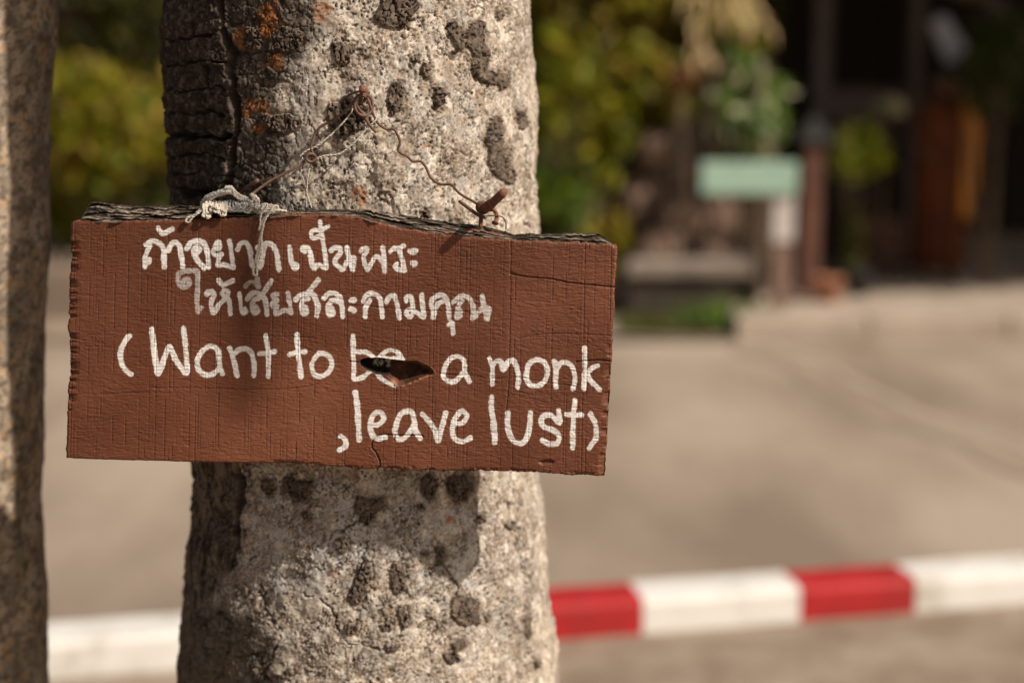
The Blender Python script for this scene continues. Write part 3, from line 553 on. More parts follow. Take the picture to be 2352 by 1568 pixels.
# every written character: (strokes, half width, strength of the paint)
W = 6.3
LET = [
 (cA, [[(162,252),(198,228),(240,230),(285,255),(305,300),(305,360),(312,430)],[(195,262),(172,310),(158,360),(155,425)],[(190,365),(185,392),(162,402)]], W, 1),
 (cA, [[(262,125),(290,162),(320,158),(370,130)]], W, .95),
 (cA, [[(338,298),(362,248),(395,238),(425,262),(437,320),(447,370),(452,430)]], W, 1),
 (cA, [[(485,282),(518,238),(570,220),(618,240),(642,290),(650,350),(655,432)],[(622,435),(585,392),(550,342),(537,295),(562,262),(582,285),(572,308)]], W*1.02, 1),
 (cA, [[(705,268),(728,232),(745,250),(738,285),(700,288),(690,312),(718,332),(757,322),(735,365),(725,415),(780,412),(830,428)],[(820,222),(835,310),(842,370),(850,432)]], W*.92, 1),
 (cA, [[(885,288),(905,245),(945,235),(972,268),(985,320),(990,370),(1003,425)]], W, 1),
 (cA, [[(1036,275),(1078,262),(1110,240),(1160,260),(1185,310),(1195,370),(1208,448)],[(1098,262),(1086,320),(1072,370),(1060,430)]], W, .95),
 (cA, [[(1288,265),(1295,320),(1303,370),(1318,425),(1342,442),(1358,415),(1335,405)]], W*.85, .95),
 (cA, [[(1412,308),(1388,292),(1395,275),(1430,278),(1450,310),(1460,370),(1480,438),(1520,408),(1572,435),(1575,395),(1562,290),(1548,205)],[(1548,205),(1520,188),(1472,200),(1458,170),(1475,140),(1530,140),(1592,112)],[(1528,72),(1535,120),(1542,180)]], W*.95, 1),
 (cA, [[(1618,300),(1640,280),(1682,282),(1690,310),(1662,350),(1645,385),(1678,430),(1712,442),(1742,385),(1790,352),(1792,400),(1785,452)],[(1740,270),(1750,330),(1758,380),(1780,450)]], W*.95, .95),
 (cA, [[(1850,302),(1862,285),(1898,282),(1888,318),(1870,345),(1880,400),(1902,442),(1930,400),(1968,345),(2000,362),(2028,400)],[(2020,275),(2030,340),(2035,400),(2035,462)]], W*.95, .9),
 (cA, [[(2080,305),(2110,280),(2150,278),(2185,258)],[(2145,285),(2162,330),(2180,385),(2190,455)],[(2185,452),(2145,442),(2118,425),(2128,402)]], W*.95, .9),
 (cA, [[(2228,300),(2258,318),(2282,298),(2250,295)],[(2252,392),(2268,412),(2278,392)]], W*.85, .85),
 (cA, [[(455,540),(488,520),(505,550),(475,582),(432,575),(412,530),(420,485),(460,460),(515,455),(560,460),(572,500),(568,600),(565,700),(570,782)],[(565,770),(598,745)]], W, .42),
 (cA, [[(648,618),(640,640),(680,618),(700,642),(680,680),(672,722),(695,782),(742,720),(790,668),(812,622),(778,612),(762,640),(800,668),(820,720),(825,795)]], W, .72),
 (cA, [[(735,530),(762,568),(800,555),(848,530)]], W, .8),
 (cA, [[(897,635),(905,690),(910,750),(925,790),(950,780),(942,752)]], W*.85, .8),
 (cA, [[(958,678),(990,640),(1030,628),(1078,650),(1100,700),(1115,800)],[(1078,642),(1110,590),(1148,530)],[(1052,665),(1010,690),(1002,740),(1015,788),(1042,770),(1028,738)]], W, .62),
 (cA, [[(945,578),(972,550),(1012,548),(1052,580)],[(1038,520),(1046,585)]], W*.95, .4),
 (cA, [[(1192,640),(1160,650),(1165,678),(1188,688),(1150,710),(1165,740),(1190,738),(1185,795),(1250,765),(1300,778)],[(1278,628),(1290,700),(1300,782)]], W*.95, .58),
 (cA, [[(1342,682),(1370,650),(1420,640),(1470,640),(1500,690),(1512,745),(1505,808)],[(1438,628),(1480,570),(1514,528)],[(1432,678),(1392,690),(1385,750),(1395,792),(1422,780),(1412,740)]], W*1.05, .78),
 (cA, [[(1558,672),(1590,640),(1640,632),(1685,670),(1700,740),(1705,815)],[(1690,700),(1625,688),(1595,730),(1600,795),(1628,790),(1620,752)]], W*1.02, .9),
 (cA, [[(1770,690),(1795,688)],[(1770,755),(1795,762)]], W*1.15, .9),
 (cA, [[(1868,692),(1890,650),(1950,635),(1995,668),(2010,740),(2017,818)],[(1920,688),(1890,740),(1883,812)]], W, .95),
 (cA, [[(2048,698),(2070,662),(2108,652),(2130,700),(2142,760),(2150,828)]], W, .95),
 (cB, [[(1030,690),(1030,665),(1065,662),(1075,710),(1080,758),(1048,758),(1032,788),(1060,818),(1082,790),(1100,778),(1165,822)],[(1150,642),(1155,700),(1160,760),(1167,818)]], W*.95, .88),
 (cB, [[(1235,825),(1240,780),(1225,720),(1235,680),(1280,650),(1325,652),(1350,700),(1362,760),(1367,832)],[(1312,700),(1275,715),(1252,760),(1243,825)]], W*.95, .8),
 (cB, [[(1362,878),(1385,868),(1390,900),(1396,948)]], W*.95, .85),
 (cB, [[(1398,702),(1420,680),(1470,652),(1520,668),(1545,720),(1555,780),(1550,835),(1590,790),(1640,742),(1680,762),(1665,835)],[(1465,690),(1437,740),(1423,820),(1450,808),(1455,770)],[(1625,650),(1635,700),(1640,750),(1658,825)]], W*.95, .68),
 (cC, [[(232,185),(195,225),(165,290),(160,350),(175,410),(205,455),(242,482)]], W*1.02, 1),
 (cC, [[(405,130),(415,200),(425,300),(440,400),(455,478),(490,400),(545,268),(590,370),(640,440),(677,480),(680,400),(670,280),(655,122)]], W*1.02, 1),
 (cC, [[(960,480),(945,430),(935,370),(928,305),(895,272),(850,268),(800,302),(765,360),(765,430),(800,480),(850,490),(900,470),(938,430)]], W, 1),
 (cC, [[(1015,280),(1035,330),(1055,400),(1075,490)],[(1050,322),(1100,288),(1150,285),(1190,320),(1205,400),(1210,490)]], W*.95, .95),
 (cC, [[(1300,185),(1310,240),(1320,330),(1320,500)],[(1248,322),(1310,315),(1370,303)]], W*.95, 1),
 (cC, [[(1545,172),(1550,260),(1560,360),(1577,500)],[(1488,325),(1550,310),(1610,305)]], W*.95, 1),
 (cC, [[(1720,318),(1680,360),(1660,420),(1680,480),(1730,498),(1790,470),(1820,410),(1800,350),(1760,320),(1715,320)]], W*.92, 1),
 (cC, [[(1983,180),(1985,300),(1990,420),(1990,520),(2050,510),(2110,470),(2170,400),(2140,345),(2080,312),(2000,308)]], W*.88, 1),
 (cD, [[(612,368),(520,358),(432,352),(470,310),(520,295),(570,312),(610,370)],[(415,360),(400,430),(430,510),(480,542),(556,572)]], W*.8, 1),
 (cD, [[(1132,542),(1100,480),(1095,420),(1085,372),(1050,345),(1000,350),(960,390),(930,450),(930,510),(970,540),(1020,540),(1060,500),(1085,470)]], W*.9, 1),
 (cD, [[(1288,358),(1310,420),(1310,490),(1312,562)],[(1310,420),(1340,382),(1380,390),(1400,442),(1430,390),(1470,372),(1500,420),(1517,500),(1510,582)]], W*.98, 1),
 (cD, [[(1650,368),(1600,400),(1580,460),(1582,530),(1620,570),(1680,568),(1730,520),(1742,450),(1720,390),(1670,370),(1640,372)]], W*.98, 1),
 (cD, [[(1800,382),(1810,450),(1805,520),(1808,582)],[(1820,430),(1860,390),(1910,398),(1945,440),(1957,520),(1945,595)]], W*.98, 1),
 (cD, [[(2035,280),(2040,400),(2035,500),(2030,600)],[(2140,415),(2090,440),(2060,480),(2100,550),(2152,602)]], W*.95, 1),
 (cD, [[(122,968),(150,985),(165,1020),(150,1052),(112,1078)]], W*.95, .95),
 (cD, [[(238,628),(250,720),(260,850),(267,992)]], W*1.08, 1),
 (cD, [[(368,885),(428,872),(460,830),(440,790),(408,780),(370,820),(355,900),(370,960),(410,988),(468,975)]], W*1.0, 1),
 (cD, [[(745,988),(710,920),(700,850),(690,790),(650,772),(600,790),(562,860),(548,940),(570,988),(622,985),(672,920),(700,880)]], W*1.0, 1),
 (cD, [[(762,792),(820,860),(860,920),(885,1002),(910,920),(930,850),(945,790)]], W*.98, 1),
 (cD, [[(1020,872),(1080,862),(1112,810),(1080,770),(1048,790),(1010,860),(1000,930),(1020,988),(1080,1010),(1140,985)]], W*.98, 1),
 (cD, [[(1305,662),(1305,760),(1320,860),(1330,1012)]], W*1.1, 1),
 (cD, [[(1435,785),(1430,870),(1450,960),(1490,1015),(1550,1018),(1590,960),(1605,870),(1610,780)]], W*1.02, 1),
 (cD, [[(1830,765),(1838,860),(1780,812),(1720,808),(1695,850),(1720,900),(1790,920),(1835,970),(1820,1022),(1760,1030),(1705,1000)]], W*1.0, 1),
 (cD, [[(1960,688),(1950,800),(1945,900),(1940,1060)],[(1893,800),(1950,802),(2012,800)]], W*.98, 1),
 (cD, [[(2080,798),(2115,860),(2130,930),(2115,1000),(2072,1058)]], W*.98, .95)]
wobx = (fbm(BX / 7, BY / 7, 71, 3) - .5) * 3.0; woby = (fbm(BX / 7, BY / 7, 72, 3) - .5) * 3.0
paint = np.zeros(BX.shape); lid = np.zeros(BX.shape, int)
for i, (cv, strokes, hw, al) in enumerate(LET):
    d = np.full(BX.shape, 1e3)
    for st in strokes: polydist(BX + wobx, BY + woby, [tuple(q) for q in crom(cv(st), 6)], d, 30)
    hw = hw * (.93 if i < 29 else .98)
    hwv = hw * (.80 + .36 * vn(BX / 16, BY / 16, 400 + i)); c = ss(hwv + 1.0, hwv - 1.0, d)
    al = al * (.86 + .2 * vn(BX / 20, BY / 12, 500 + i)) * (1 - .35 * ss(.6, .75, fbma(BX / 18, BY / 2.4, 600, 3)))
    paint = np.maximum(paint, c * al); lid = np.where((c > .5), i + 1, lid)
HOLE = [(825.6,832),(830,824.7),(843,821.8),(869.5,821),(898.8,824.7),(928,827.7),(957,828.5),(978,836.5),(995.5,848),(999,855.5),(992.6,861),(969,868.7),(945.7,879),(928,886),(910.6,885.4),(904.7,877.5),(896,870),(890,862.8),(863.7,860),(843,851),(828.5,841)]
hd = sdist(BX + wobx * .4, BY + woby * .4, HOLE, 90)
hole = ss(-.8, 1.2, hd)
# depth of the hollow: steep on the left, scooped on the right
steep = np.interp(BX, [820, 880, 930, 1000], [3.2, 2.6, 1.0, .55])
cav = np.where(hd > 0, np.minimum(hd * steep, 13 - 5 * ss(900, 980, BX)), 0) + hole * (fbm(BX / 12, BY / 9, 73, 4) - .5) * 4
lip = np.exp(-((hd + 1.0) / 1.6)**2) * .25
cd_ = np.full(BX.shape, 1e3)
for pts in ([(1173.6,628.7),(1211.7,636),(1264,640.4),(1291,646),(1320.7,650.7),(1410,659)],
            [(872.5,1078),(872.5,1060.6),(863.7,1040),(855,1028),(855,1013.7),(863.7,1003.4),(878,997.6),(910.6,998.5),(963,999),(972,1003)],
            [(907,999),(905,1010)],[(1323.7,830.6),(1350,828),(1373.5,827),(1402.8,830)],[(803,829.7),(827,831.5)]):
    polydist(BX + wobx * .5, BY + woby * .5, [tuple(q) for q in crom(pts, 4)], cd_, 20)
crackb = ss(2.4, .6, cd_)
cd2 = np.full(BX.shape, 1e3)
for pts in ([(1010,858),(1060,862),(1092,863),(1124,870),(1186,866),(1268,880),(1327,888)],[(341,890.6),(434.8,890.6),(552,893.6),(669,892),(728,882)],
            [(1173,552),(1172,700),(1168,880),(1160,960)],[(230,905),(340,900)],[(560,770),(720,775)],[(800,700),(960,712),(1100,716)],[(1190,778),(1260,766),(1400,770)]):
    polydist(BX + wobx, BY + woby, [tuple(q) for q in crom(pts, 4)], cd2, 20)
crackf = ss(2.2, .6, cd2)
mmx = BX * .405; mmy = BY * .405
tilt = mmx * .03 + (fbm(mmx / 40, mmy / 40, 80, 2) - .5) * 6
g1 = fbma(mmx / 7, (mmy - tilt) / 1.0, 81, 4, .6); g2 = fbma(mmx / 2.6, (mmy - tilt) / .7, 82, 3, .6); g3 = vn(mmx / 2.2, mmy / 2.0, 83)
torn = ss(.50, .56, fbma(mmx / 4.5, (mmy - tilt) / 1.2, 84, 3)) * ss(.4, .6, fbm(mmx / 22, mmy / 14, 85, 3))
blis = ss(.45, .65, fbm(mmx / 45, mmy / 35, 86, 3)) * fbm(mmx / 1.6, mmy / 1.6, 87, 3)
rngv = np.random.RandomState(5); saw = np.zeros(BX.shape)
x = 160.0
while x < 1410:
    sx = x + (BY - 780) * -.018; dpt = rngv.uniform(.25, 1); s0 = rngv.randint(999)
    m = ss(2.0, .5, np.abs(BX - sx)) * ss(.38, .62, fbm(np.full(BX.shape, x * 3.7), BY / 55, s0, 2)) * dpt
    saw = np.maximum(saw, m); x += rngv.choice([6, 9, 14, 22, 30], p=[.38, .24, .18, .14, .06])
chipL = ss(26, 0, BX - leff(BY)) * ss(.45, .62, fbma(BX / 60, BY / 9, 91, 3)) * ss(520, 560, BY) * ss(1000, 900, BY)
chipR = ss(20, 0, rigf(BY) - BX) * ss(.45, .65, fbma(BX / 60, BY / 14, 92, 3)) * ss(700, 900, BY)
chipB = ss(10, 0, botf(BX) - BY) * ss(.45, .62, fbm(BX / 14, BY / 9, 93, 3)) * ss(560, 680, BX)
knot = ss(1.2, .6, np.hypot((BX + wobx * 2 - 1256) / 20, (BY + woby * 2 - 1061) / 5.5))
dots = ss(.80, .86, vn(mmx / 1.7, mmy / 1.7, 95)) * .5
HB = (g1 - .5) * .72 + (g2 - .5) * .40 + (g3 - .5) * .10 - torn * .24 + (blis - .3) * .30 + (fbm(mmx / 60, mmy / 50, 96, 2) - .5) * 2.0
HB = HB - saw * .42 - crackb * 1.8 - crackf * .5 - (chipL + chipR) * 3.0 - chipB * 2.5 - knot * 2.0
HB = HB * (1 - hole) + hole * 0 + paint * .07 + lip - cav
rim = np.minimum(np.minimum(U, 1 - U) * NU, np.minimum(Vv, 1 - Vv) * NV)
HB -= ss(3.5, 0, rim) * 1.0
wp = Pv(BX, BY, YS - HB / 1000.0)
# keep each vertex where it stands on the plane and move it straight along the depth axis
flat = Pv(BX, BY, np.full(BX.shape, YS)); flat[..., 1] = YS - HB / 1000.0
bareU = hole
M_board = bpy.data.materials.new('brown_painted_wood'); M_board.use_nodes = True
n = M_board.node_tree; L = n.links; b = n.nodes['Principled BSDF']; b.inputs['Roughness'].default_value = .45; b.inputs['Specular IOR Level'].default_value = .25
def nd(t, **k):
    q = n.nodes.new(t)
    for a_, v_ in k.items(): setattr(q, a_, v_)
    return q
tc = nd('ShaderNodeTexCoord'); nz = nd('ShaderNodeTexNoise'); nz.inputs['Scale'].default_value = 9; nz.inputs['Detail'].default_value = 7
r1 = nd('ShaderNodeValToRGB'); r1.color_ramp.elements[0].color = (.115, .038, .018, 1); r1.color_ramp.elements[1].color = (.172, .062, .033, 1); r1.color_ramp.elements[0].position = .35; r1.color_ramp.elements[1].position = .68
L.new(tc.outputs['Object'], nz.inputs['Vector']); L.new(nz.outputs['Fac'], r1.inputs['Fac'])
ap = nd('ShaderNodeAttribute', attribute_name='paint'); af = nd('ShaderNodeAttribute', attribute_name='groove'); ab = nd('ShaderNodeAttribute', attribute_name='bare')
mp = nd('ShaderNodeMapping'); mp.inputs['Scale'].default_value = (170, 1, 950)
n2_ = nd('ShaderNodeTexNoise'); n2_.inputs['Scale'].default_value = 1; n2_.inputs['Detail'].default_value = 5; n2_.inputs['Roughness'].default_value = .7
L.new(tc.outputs['Object'], mp.inputs[0]); L.new(mp.outputs[0], n2_.inputs['Vector'])
ov = nd('ShaderNodeMapRange'); ov.inputs[1].default_value = .30; ov.inputs[2].default_value = .70; ov.inputs[3].default_value = .70; ov.inputs[4].default_value = 1.0
L.new(n2_.outputs['Fac'], ov.inputs[0])
pm = nd('ShaderNodeMath', operation='MULTIPLY', use_clamp=True); L.new(ap.outputs['Fac'], pm.inputs[0]); L.new(ov.outputs[0], pm.inputs[1])
nb = nd('ShaderNodeTexNoise'); nb.inputs['Scale'].default_value = 3.2; nb.inputs['Detail'].default_value = 5; L.new(tc.outputs['Object'], nb.inputs['Vector'])
mrb = nd('ShaderNodeMapRange'); mrb.inputs[1].default_value = .35; mrb.inputs[2].default_value = .65; mrb.inputs[3].default_value = .78; mrb.inputs[4].default_value = 1.18; L.new(nb.outputs['Fac'], mrb.inputs[0])
vs_ = nd('ShaderNodeVectorMath', operation='SCALE'); L.new(r1.outputs[0], vs_.inputs[0]); L.new(mrb.outputs[0], vs_.inputs['Scale'])
m0 = nd('ShaderNodeMix', data_type='RGBA'); m0.inputs[7].default_value = (.10, .035, .02, 1); L.new(af.outputs['Fac'], m0.inputs[0]); L.new(vs_.outputs[0], m0.inputs[6])
m1 = nd('ShaderNodeMix', data_type='RGBA'); m1.inputs[7].default_value = (.86, .84, .81, 1); L.new(pm.outputs[0], m1.inputs[0]); L.new(m0.outputs[2], m1.inputs[6])
r3 = nd('ShaderNodeValToRGB'); r3.color_ramp.elements[0].color = (.045, .02, .012, 1); r3.color_ramp.elements[1].color = (.16, .065, .035, 1); r3.color_ramp.elements[0].position = .42; r3.color_ramp.elements[1].position = .66
n3_ = nd('ShaderNodeTexNoise'); n3_.inputs['Scale'].default_value = 70; n3_.inputs['Detail'].default_value = 5; L.new(tc.outputs['Object'], n3_.inputs['Vector']); L.new(n3_.outputs['Fac'], r3.inputs['Fac'])
m2 = nd('ShaderNodeMix', data_type='RGBA'); L.new(ab.outputs['Fac'], m2.inputs[0]); L.new(m1.outputs[2], m2.inputs[6]); L.new(r3.outputs[0], m2.inputs[7])
m3 = nd('ShaderNodeMix', data_type='RGBA'); m3.inputs[7].default_value = (.42, .38, .30, 1); aq = nd('ShaderNodeAttribute', attribute_name='trunk_glimpse')  # grey patch on the closed hollow floor, standing for the trunk behind
mr_ = nd('ShaderNodeMix', data_type='RGBA'); mr_.inputs[7].default_value = (.014, .009, .007, 1); ar_ = nd('ShaderNodeAttribute', attribute_name='hollow_shade'); L.new(ar_.outputs['Fac'], mr_.inputs[0]); L.new(m2.outputs[2], mr_.inputs[6])  # black painted into the hollow's left end as deep shade
mw_ = nd('ShaderNodeMix', data_type='RGBA'); mw_.inputs[7].default_value = (.30, .125, .06, 1); aw_ = nd('ShaderNodeAttribute', attribute_name='raw'); L.new(aw_.outputs['Fac'], mw_.inputs[0]); L.new(mr_.outputs[2], mw_.inputs[6])
L.new(aq.outputs['Fac'], m3.inputs[0]); L.new(mw_.outputs[2], m3.inputs[6]); L.new(m3.outputs[2], b.inputs['Base Color'])
rg = nd('ShaderNodeMapRange'); rg.inputs[3].default_value = .45; rg.inputs[4].default_value = .95; L.new(ab.outputs['Fac'], rg.inputs[0]); L.new(rg.outputs[0], b.inputs['Roughness'])
bp = nd('ShaderNodeBump'); bp.inputs['Strength'].default_value = .8; bp.inputs['Distance'].default_value = .0006
L.new(n2_.outputs['Fac'], bp.inputs['Height']); L.new(bp.outputs['Normal'], b.inputs['Normal'])
groove = np.clip(saw * .80 + crackb + crackf * .5 + knot * .5 + dots * .5 + (chipL + chipR) * .25, 0, 1) * (1 - .55 * (paint > .5)) * (1 - hole)
groove = np.maximum(groove, crackb * (1 - hole))
board = empty('wooden_sign', tuple(float(q) for q in P(783, 800, YS)), 'brown painted board lettered in white in Thai and English, hung on the big tree', 'sign')
F = quads(NV, NU)[:, ::-1]
fq = np.where(hole > .5, 0, lid).reshape(-1)[F]; ids = np.where((fq == fq[:, :1]).all(1), fq[:, 0], 0)
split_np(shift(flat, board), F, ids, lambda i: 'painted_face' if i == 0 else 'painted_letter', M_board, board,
         {'paint': (paint * (1 - hole)).ravel(), 'groove': groove.ravel(), 'bare': bareU.ravel(), 'hollow_shade': (hole * ss(912, 885, BX + wobx * 3) * .95).ravel(), 'raw': (ss(-4.5, -1.5, hd) * ss(3.5, .5, hd) * ss(895, 905, BX) * ss(858, 866, BY + wobx) * ss(.3, .5, fbm(BX / 6, BY / 4, 99, 3))).ravel(), 'trunk_glimpse': (np.maximum(ss(1.2, .7, np.hypot((BX + wobx - 866) / 12, (BY + woby - 838) / 10)), ss(1.2, .7, np.hypot((BX + wobx - 888) / 7, (BY + woby - 838) / 12))) * hole * ss(.35, .55, fbm(BX / 5, BY / 5, 98, 3))).ravel()})
# edges and back of the plank
TH_B = .030
ring_i = [(0, j) for j in range(NU)] + [(i, NU - 1) for i in range(1, NV)] + [(NV - 1, j) for j in range(NU - 2, -1, -1)] + [(i, 0) for i in range(NV - 2, 0, -1)]
rf = np.array([flat[i, j] for i, j in ring_i]); nr = len(rf)
lay = [rf]; cen = rf.mean(0)
for k, dpt in enumerate((.003, .009, .016, .023, TH_B)):
    q = rf.copy(); q[:, 1] = YS + dpt
    jx = jag(np.arange(nr) + k * 37, 97 + k, .0009, 6); q[:, 2] += jx; q[:, 0] += jx * .5; lay.append(q)
EV = np.concatenate(lay); EF = []
a_ = np.arange(nr); b_ = (a_ + 1) % nr
for k in range(len(lay) - 1): EF.append(np.stack([a_ + k*nr, b_ + k*nr, b_ + (k+1)*nr, a_ + (k+1)*nr], -1))
EF = np.concatenate(EF)
M_edge = mat('painted_board_edge', (.17, .065, .035), .6, (.26, .11, .06), 30, .7, 240, bdist=.002)
mesh_np('board_edge', shift(EV, board), EF, M_edge, board)
top_ = lay[-1][:NU]; bot_ = lay[-1][NU + NV - 1 - 1: NU + NV - 1 - 1 + NU][::-1]
BV = np.concatenate([top_, bot_ ]); nb = min(len(top_), len(bot_))
mesh_np('board_back', shift(BV, board), np.array([[j, j + 1, len(top_) + j + 1, len(top_) + j] for j in range(nb - 1)]), M_edge, board)

# weathered waney edge: bare grey fibres along the top, split into strands
UP = np.array([(178,500),(181,492),(186,474),(192,470),(205,469),(230,472),(250,475),(300,479),(400,478),(450,480),(540,484),(650,488),(750,487),(840,488),(920,500),(1000,512),(1100,525),(1150,535),(1172,540),(1176,546),(1220,543),(1275,543),(1380,543),(1390,549),(1405,560)], float)
NW, MW = 1100, 46
xs = np.linspace(178.5, 1405, NW); vs = np.linspace(0, 1, MW); XW, VW = np.meshgrid(xs, vs)
lo_ = topf(XW) + 3.0; up_ = np.interp(XW, UP[:, 0], UP[:, 1]) + jag(XW, 101, 2.6, 7) + jag(XW, 102, 2.0, 40)
YW = lo_ * (1 - VW) + up_ * VW
fib = fbma(XW / 70, VW * 5.5 + XW * .004, 103, 4, .62); fib2 = fbma(XW / 22, VW * 16, 104, 3, .6)
lay_ = 1 - np.abs(2 * ((VW * 2.6 + fbm(XW / 90, VW * .6, 105, 3) * 1.6) % 1) - 1)
dep = .0015 + VW * .020 + (.5 - fib) * .016 + (.5 - fib2) * .0035 + ss(.35, .0, lay_) * .006
dep[0] = .004
WV = Pv(XW, YW, np.full(XW.shape, YS)); WV[..., 1] = YS + dep
WV[..., 2] += (YS + dep - YS) * 0.0
back = WV[-1].copy(); back[:, 1] = YS + .031; back2 = back.copy(); back2[:, 2] -= .012
front0 = WV[0].copy(); front0[:, 2] -= .006; front0[:, 1] += .01
WV = np.concatenate([front0[None], WV, back[None], back2[None]])
wc = fib * .6 + fib2 * .4
wcol = np.empty(XW.shape + (3,)); wcol[:] = (.045, .033, .024); wcol = mixc(wcol, (.24, .195, .15), ss(.50, .62, wc)); wcol = mixc(wcol, (.025, .018, .014), ss(.35, .02, lay_) * .9)
wcol = mixc(wcol, (.20, .085, .055), ss(.55, .66, fbma(XW / 60, VW * 3, 106, 3)) * ss(950, 1060, XW) * ss(1170, 1140, XW) * .85)
wcol = mixc(wcol, (.035, .026, .02), ss(.16, .02, VW) * .8)
wcol = np.concatenate([wcol[:1], wcol, wcol[-1:], wcol[-1:]])
M_wane = mat_col('weathered_wood', .9, .15, .6, 700, .001, .3)
mesh_np('weathered_edge', shift(WV, board), quads(MW + 3, NW)[:, ::-1], M_wane, board, False, None, wcol.reshape(-1, 3))

# ================================================================== NAILS, WIRE AND TWINE
def cW(p): return [(401.95 + .3418*x, 172.3 + .3418*y) for x, y in p]
def cS(p): return [(390.5 + .16479*x, 402 + .16479*y) for x, y in p]
M_wire = mat('rusted_wire', (.085, .045, .032), .65, (.17, .095, .065), 160, .5, 900, bdist=.0006)
M_rust = mat('flaking_rust', (.10, .042, .026), .85, (.22, .10, .06), 240, 1.0, 700, bdist=.0015)
M_twine = mat('cotton_twine', (.50, .44, .36), .95, (.66, .61, .53), 120, .6, 1500, bdist=.0006, spec=.1)
M_twine2 = mat('grey_cotton_twine', (.44, .44, .43), .95, (.62, .62, .60), 90, .6, 1500, bdist=.0006, spec=.1)
TH_W = .72
def path3(px, d0, d1=None, n=8, wig=0.0, seed=0, ds=None):
    """smooth path from photo positions; depth behind (+) or before (-) the painted face in metres"""
    c = crom(px, n); m = len(c)
    if ds is None: dd = np.linspace(d0, d0 if d1 is None else d1, m)
    else: dd = np.interp(np.linspace(0, 1, m), np.linspace(0, 1, len(ds)), ds)
    out = np.array([P(x, y, YS + d) for (x, y), d in zip(c, dd)])
    if wig:
        r = np.random.RandomState(seed); t = np.arange(m) / 5.0
        for a in range(3):
            out[:, a] += wig * (fbm(t + 10 * a, t * 0 + seed, 200 + seed, 2) - .5) * 2
    return out
def ply(mb, pts, r, turns=900.0, n=5):
    """two strands twisted round each other along a path"""
    p = np.asarray(pts); seg = np.r_[0, np.cumsum(np.linalg.norm(np.diff(p, axis=0), axis=1))]
    m = max(int(seg[-1] / .0011), 6); s_ = np.linspace(0, seg[-1], m)
    q = np.stack([np.interp(s_, seg, p[:, k]) for k in range(3)], 1)
    T = np.gradient(q, axis=0); T /= np.linalg.norm(T, axis=1)[:, None] + 1e-9
    A = np.cross(T, [0.1, 1, .05]); A /= np.linalg.norm(A, axis=1)[:, None] + 1e-9; B = np.cross(T, A)
    for ph in (0, pi):
        a = s_ * turns + ph
        mb.tube(q + (np.cos(a)[:, None] * A + np.sin(a)[:, None] * B) * r * .5, r * .62, n)
front_y = .058                               # trunk surface behind the painted face, near its middle
nl = empty('nail', tuple(P(833, 212, YS + .03)), 'rusty nail hammered into the trunk above the board, with the wire looped on it', 'nail')
mb = MB(); mb.tube(path3(cW([(1240,235),(1246,180),(1258,100)]), .075, .022, 4), .0019, 12); mb.build('shaft', M_rust, nl, True)
mb = MB(); mb.tube(path3(cW([(1258,104),(1262,88)]), .023, .019, 3), [.0019, .0033, .0034, .0031], 14); mb.build('head', M_rust, nl, True)
n2l = empty('nail', tuple(P(838, 228, YS + .04)), 'second thinner rusty nail driven in just right of the looped one', 'nail')
mb = MB(); mb.tube(path3(cW([(1272,225),(1276,180),(1282,118)]), .078, .038, 4), .0016, 10); mb.build('shaft', M_rust, n2l, True)
mb = MB(); mb.tube(path3(cW([(1282,120),(1284,108)]), .038, .035, 3), [.0016, .0026, .0026, .0024], 12); mb.build('head', M_rust, n2l, True)
wr_ = empty('wire', tuple(P(835, 240, YS + .04)), 'rusted wire running from the nail down to both ends of the board', 'wire')
mb = MB()
mb.tube(path3(cW([(1262,120),(1235,112),(1180,128),(1135,165),(1112,190)]), .034, .05, 6), .0012, 8)
mb.tube(path3(cW([(1285,150),(1235,138),(1205,170),(1150,240),(1080,290),(985,345),(945,390),(925,440),(915,490),(930,535),(950,570)]), 0, 0, 8, .0004, 3, [.03,.034,.038,.039,.038,.037]), .00135, 8)
a_ = np.linspace(0, 2*pi*1.9, 50)
mb.tube([P(*cW([(912 + (34 - 6*k/50)*cos(t) + k*.15, 552 + (30 - 5*k/50)*sin(t) + k*.3)])[0], YS + .034 - .004 * sin(t*.5)) for k, t in enumerate(a_)], .00135, 8)
mb.tube(path3(cW([(882,572),(800,628),(640,712),(540,782),(498,815)]), .034, .014, 8, .0003, 5), .00135, 8)
mb.build('wire_left', M_wire, wr_, True).name = 'strand'
mb = MB()
a_ = np.linspace(.3, 2*pi + .6, 44)
mb.tube([P(*cW([(1268 + 60*cos(t), 202 + 72*sin(t))])[0], YS + .033 + .006*cos(t)) for t in a_], .00135, 8)
mb.tube(path3(cW([(1215,150),(1222,205),(1262,265),(1310,340),(1352,386)]), .032, .04, 7), .00135, 8)
mb.build('loop', M_wire, wr_, True)
mb = MB()
mb.tube(path3(cW([(1292,150),(1318,230),(1345,290),(1372,332),(1420,362),(1468,366),(1495,400),(1512,450),(1500,505),(1522,528),(1560,545),(1600,580),(1655,580),(1690,630),(1730,700),(1790,735),(1860,740),(1920,800),(2020,860),(2055,900)]), 0, 0, 7, .0003, 7, [.036,.040,.041,.041,.041,.041,.040,.036,.022]), .0013, 8)
mb.tube(path3(cW([(1912,848),(1980,900),(2040,942),(2088,958)]), .032, .010, 6), .0017, 8)
mb.tube(path3(cW([(2086,948),(2150,945),(2200,955),(2222,990),(2224,1035)]), .014, .012, 6), .0007, 6)
mb.build('strand', M_wire, wr_, True)
bl = empty('bolt', tuple(P(1108, 480, YS + .02)), 'thick flaking rusty bolt poking up from the top edge near the board right end', 'bolt')
mb = MB(); mb.tube(path3(cW([(2070,905),(2125,865),(2170,825),(2208,790)]), .02, -.03, 5), [.0048]*6 + [.0041]*9 + [.0039], 14); mb.build('shank', M_rust, bl, True)
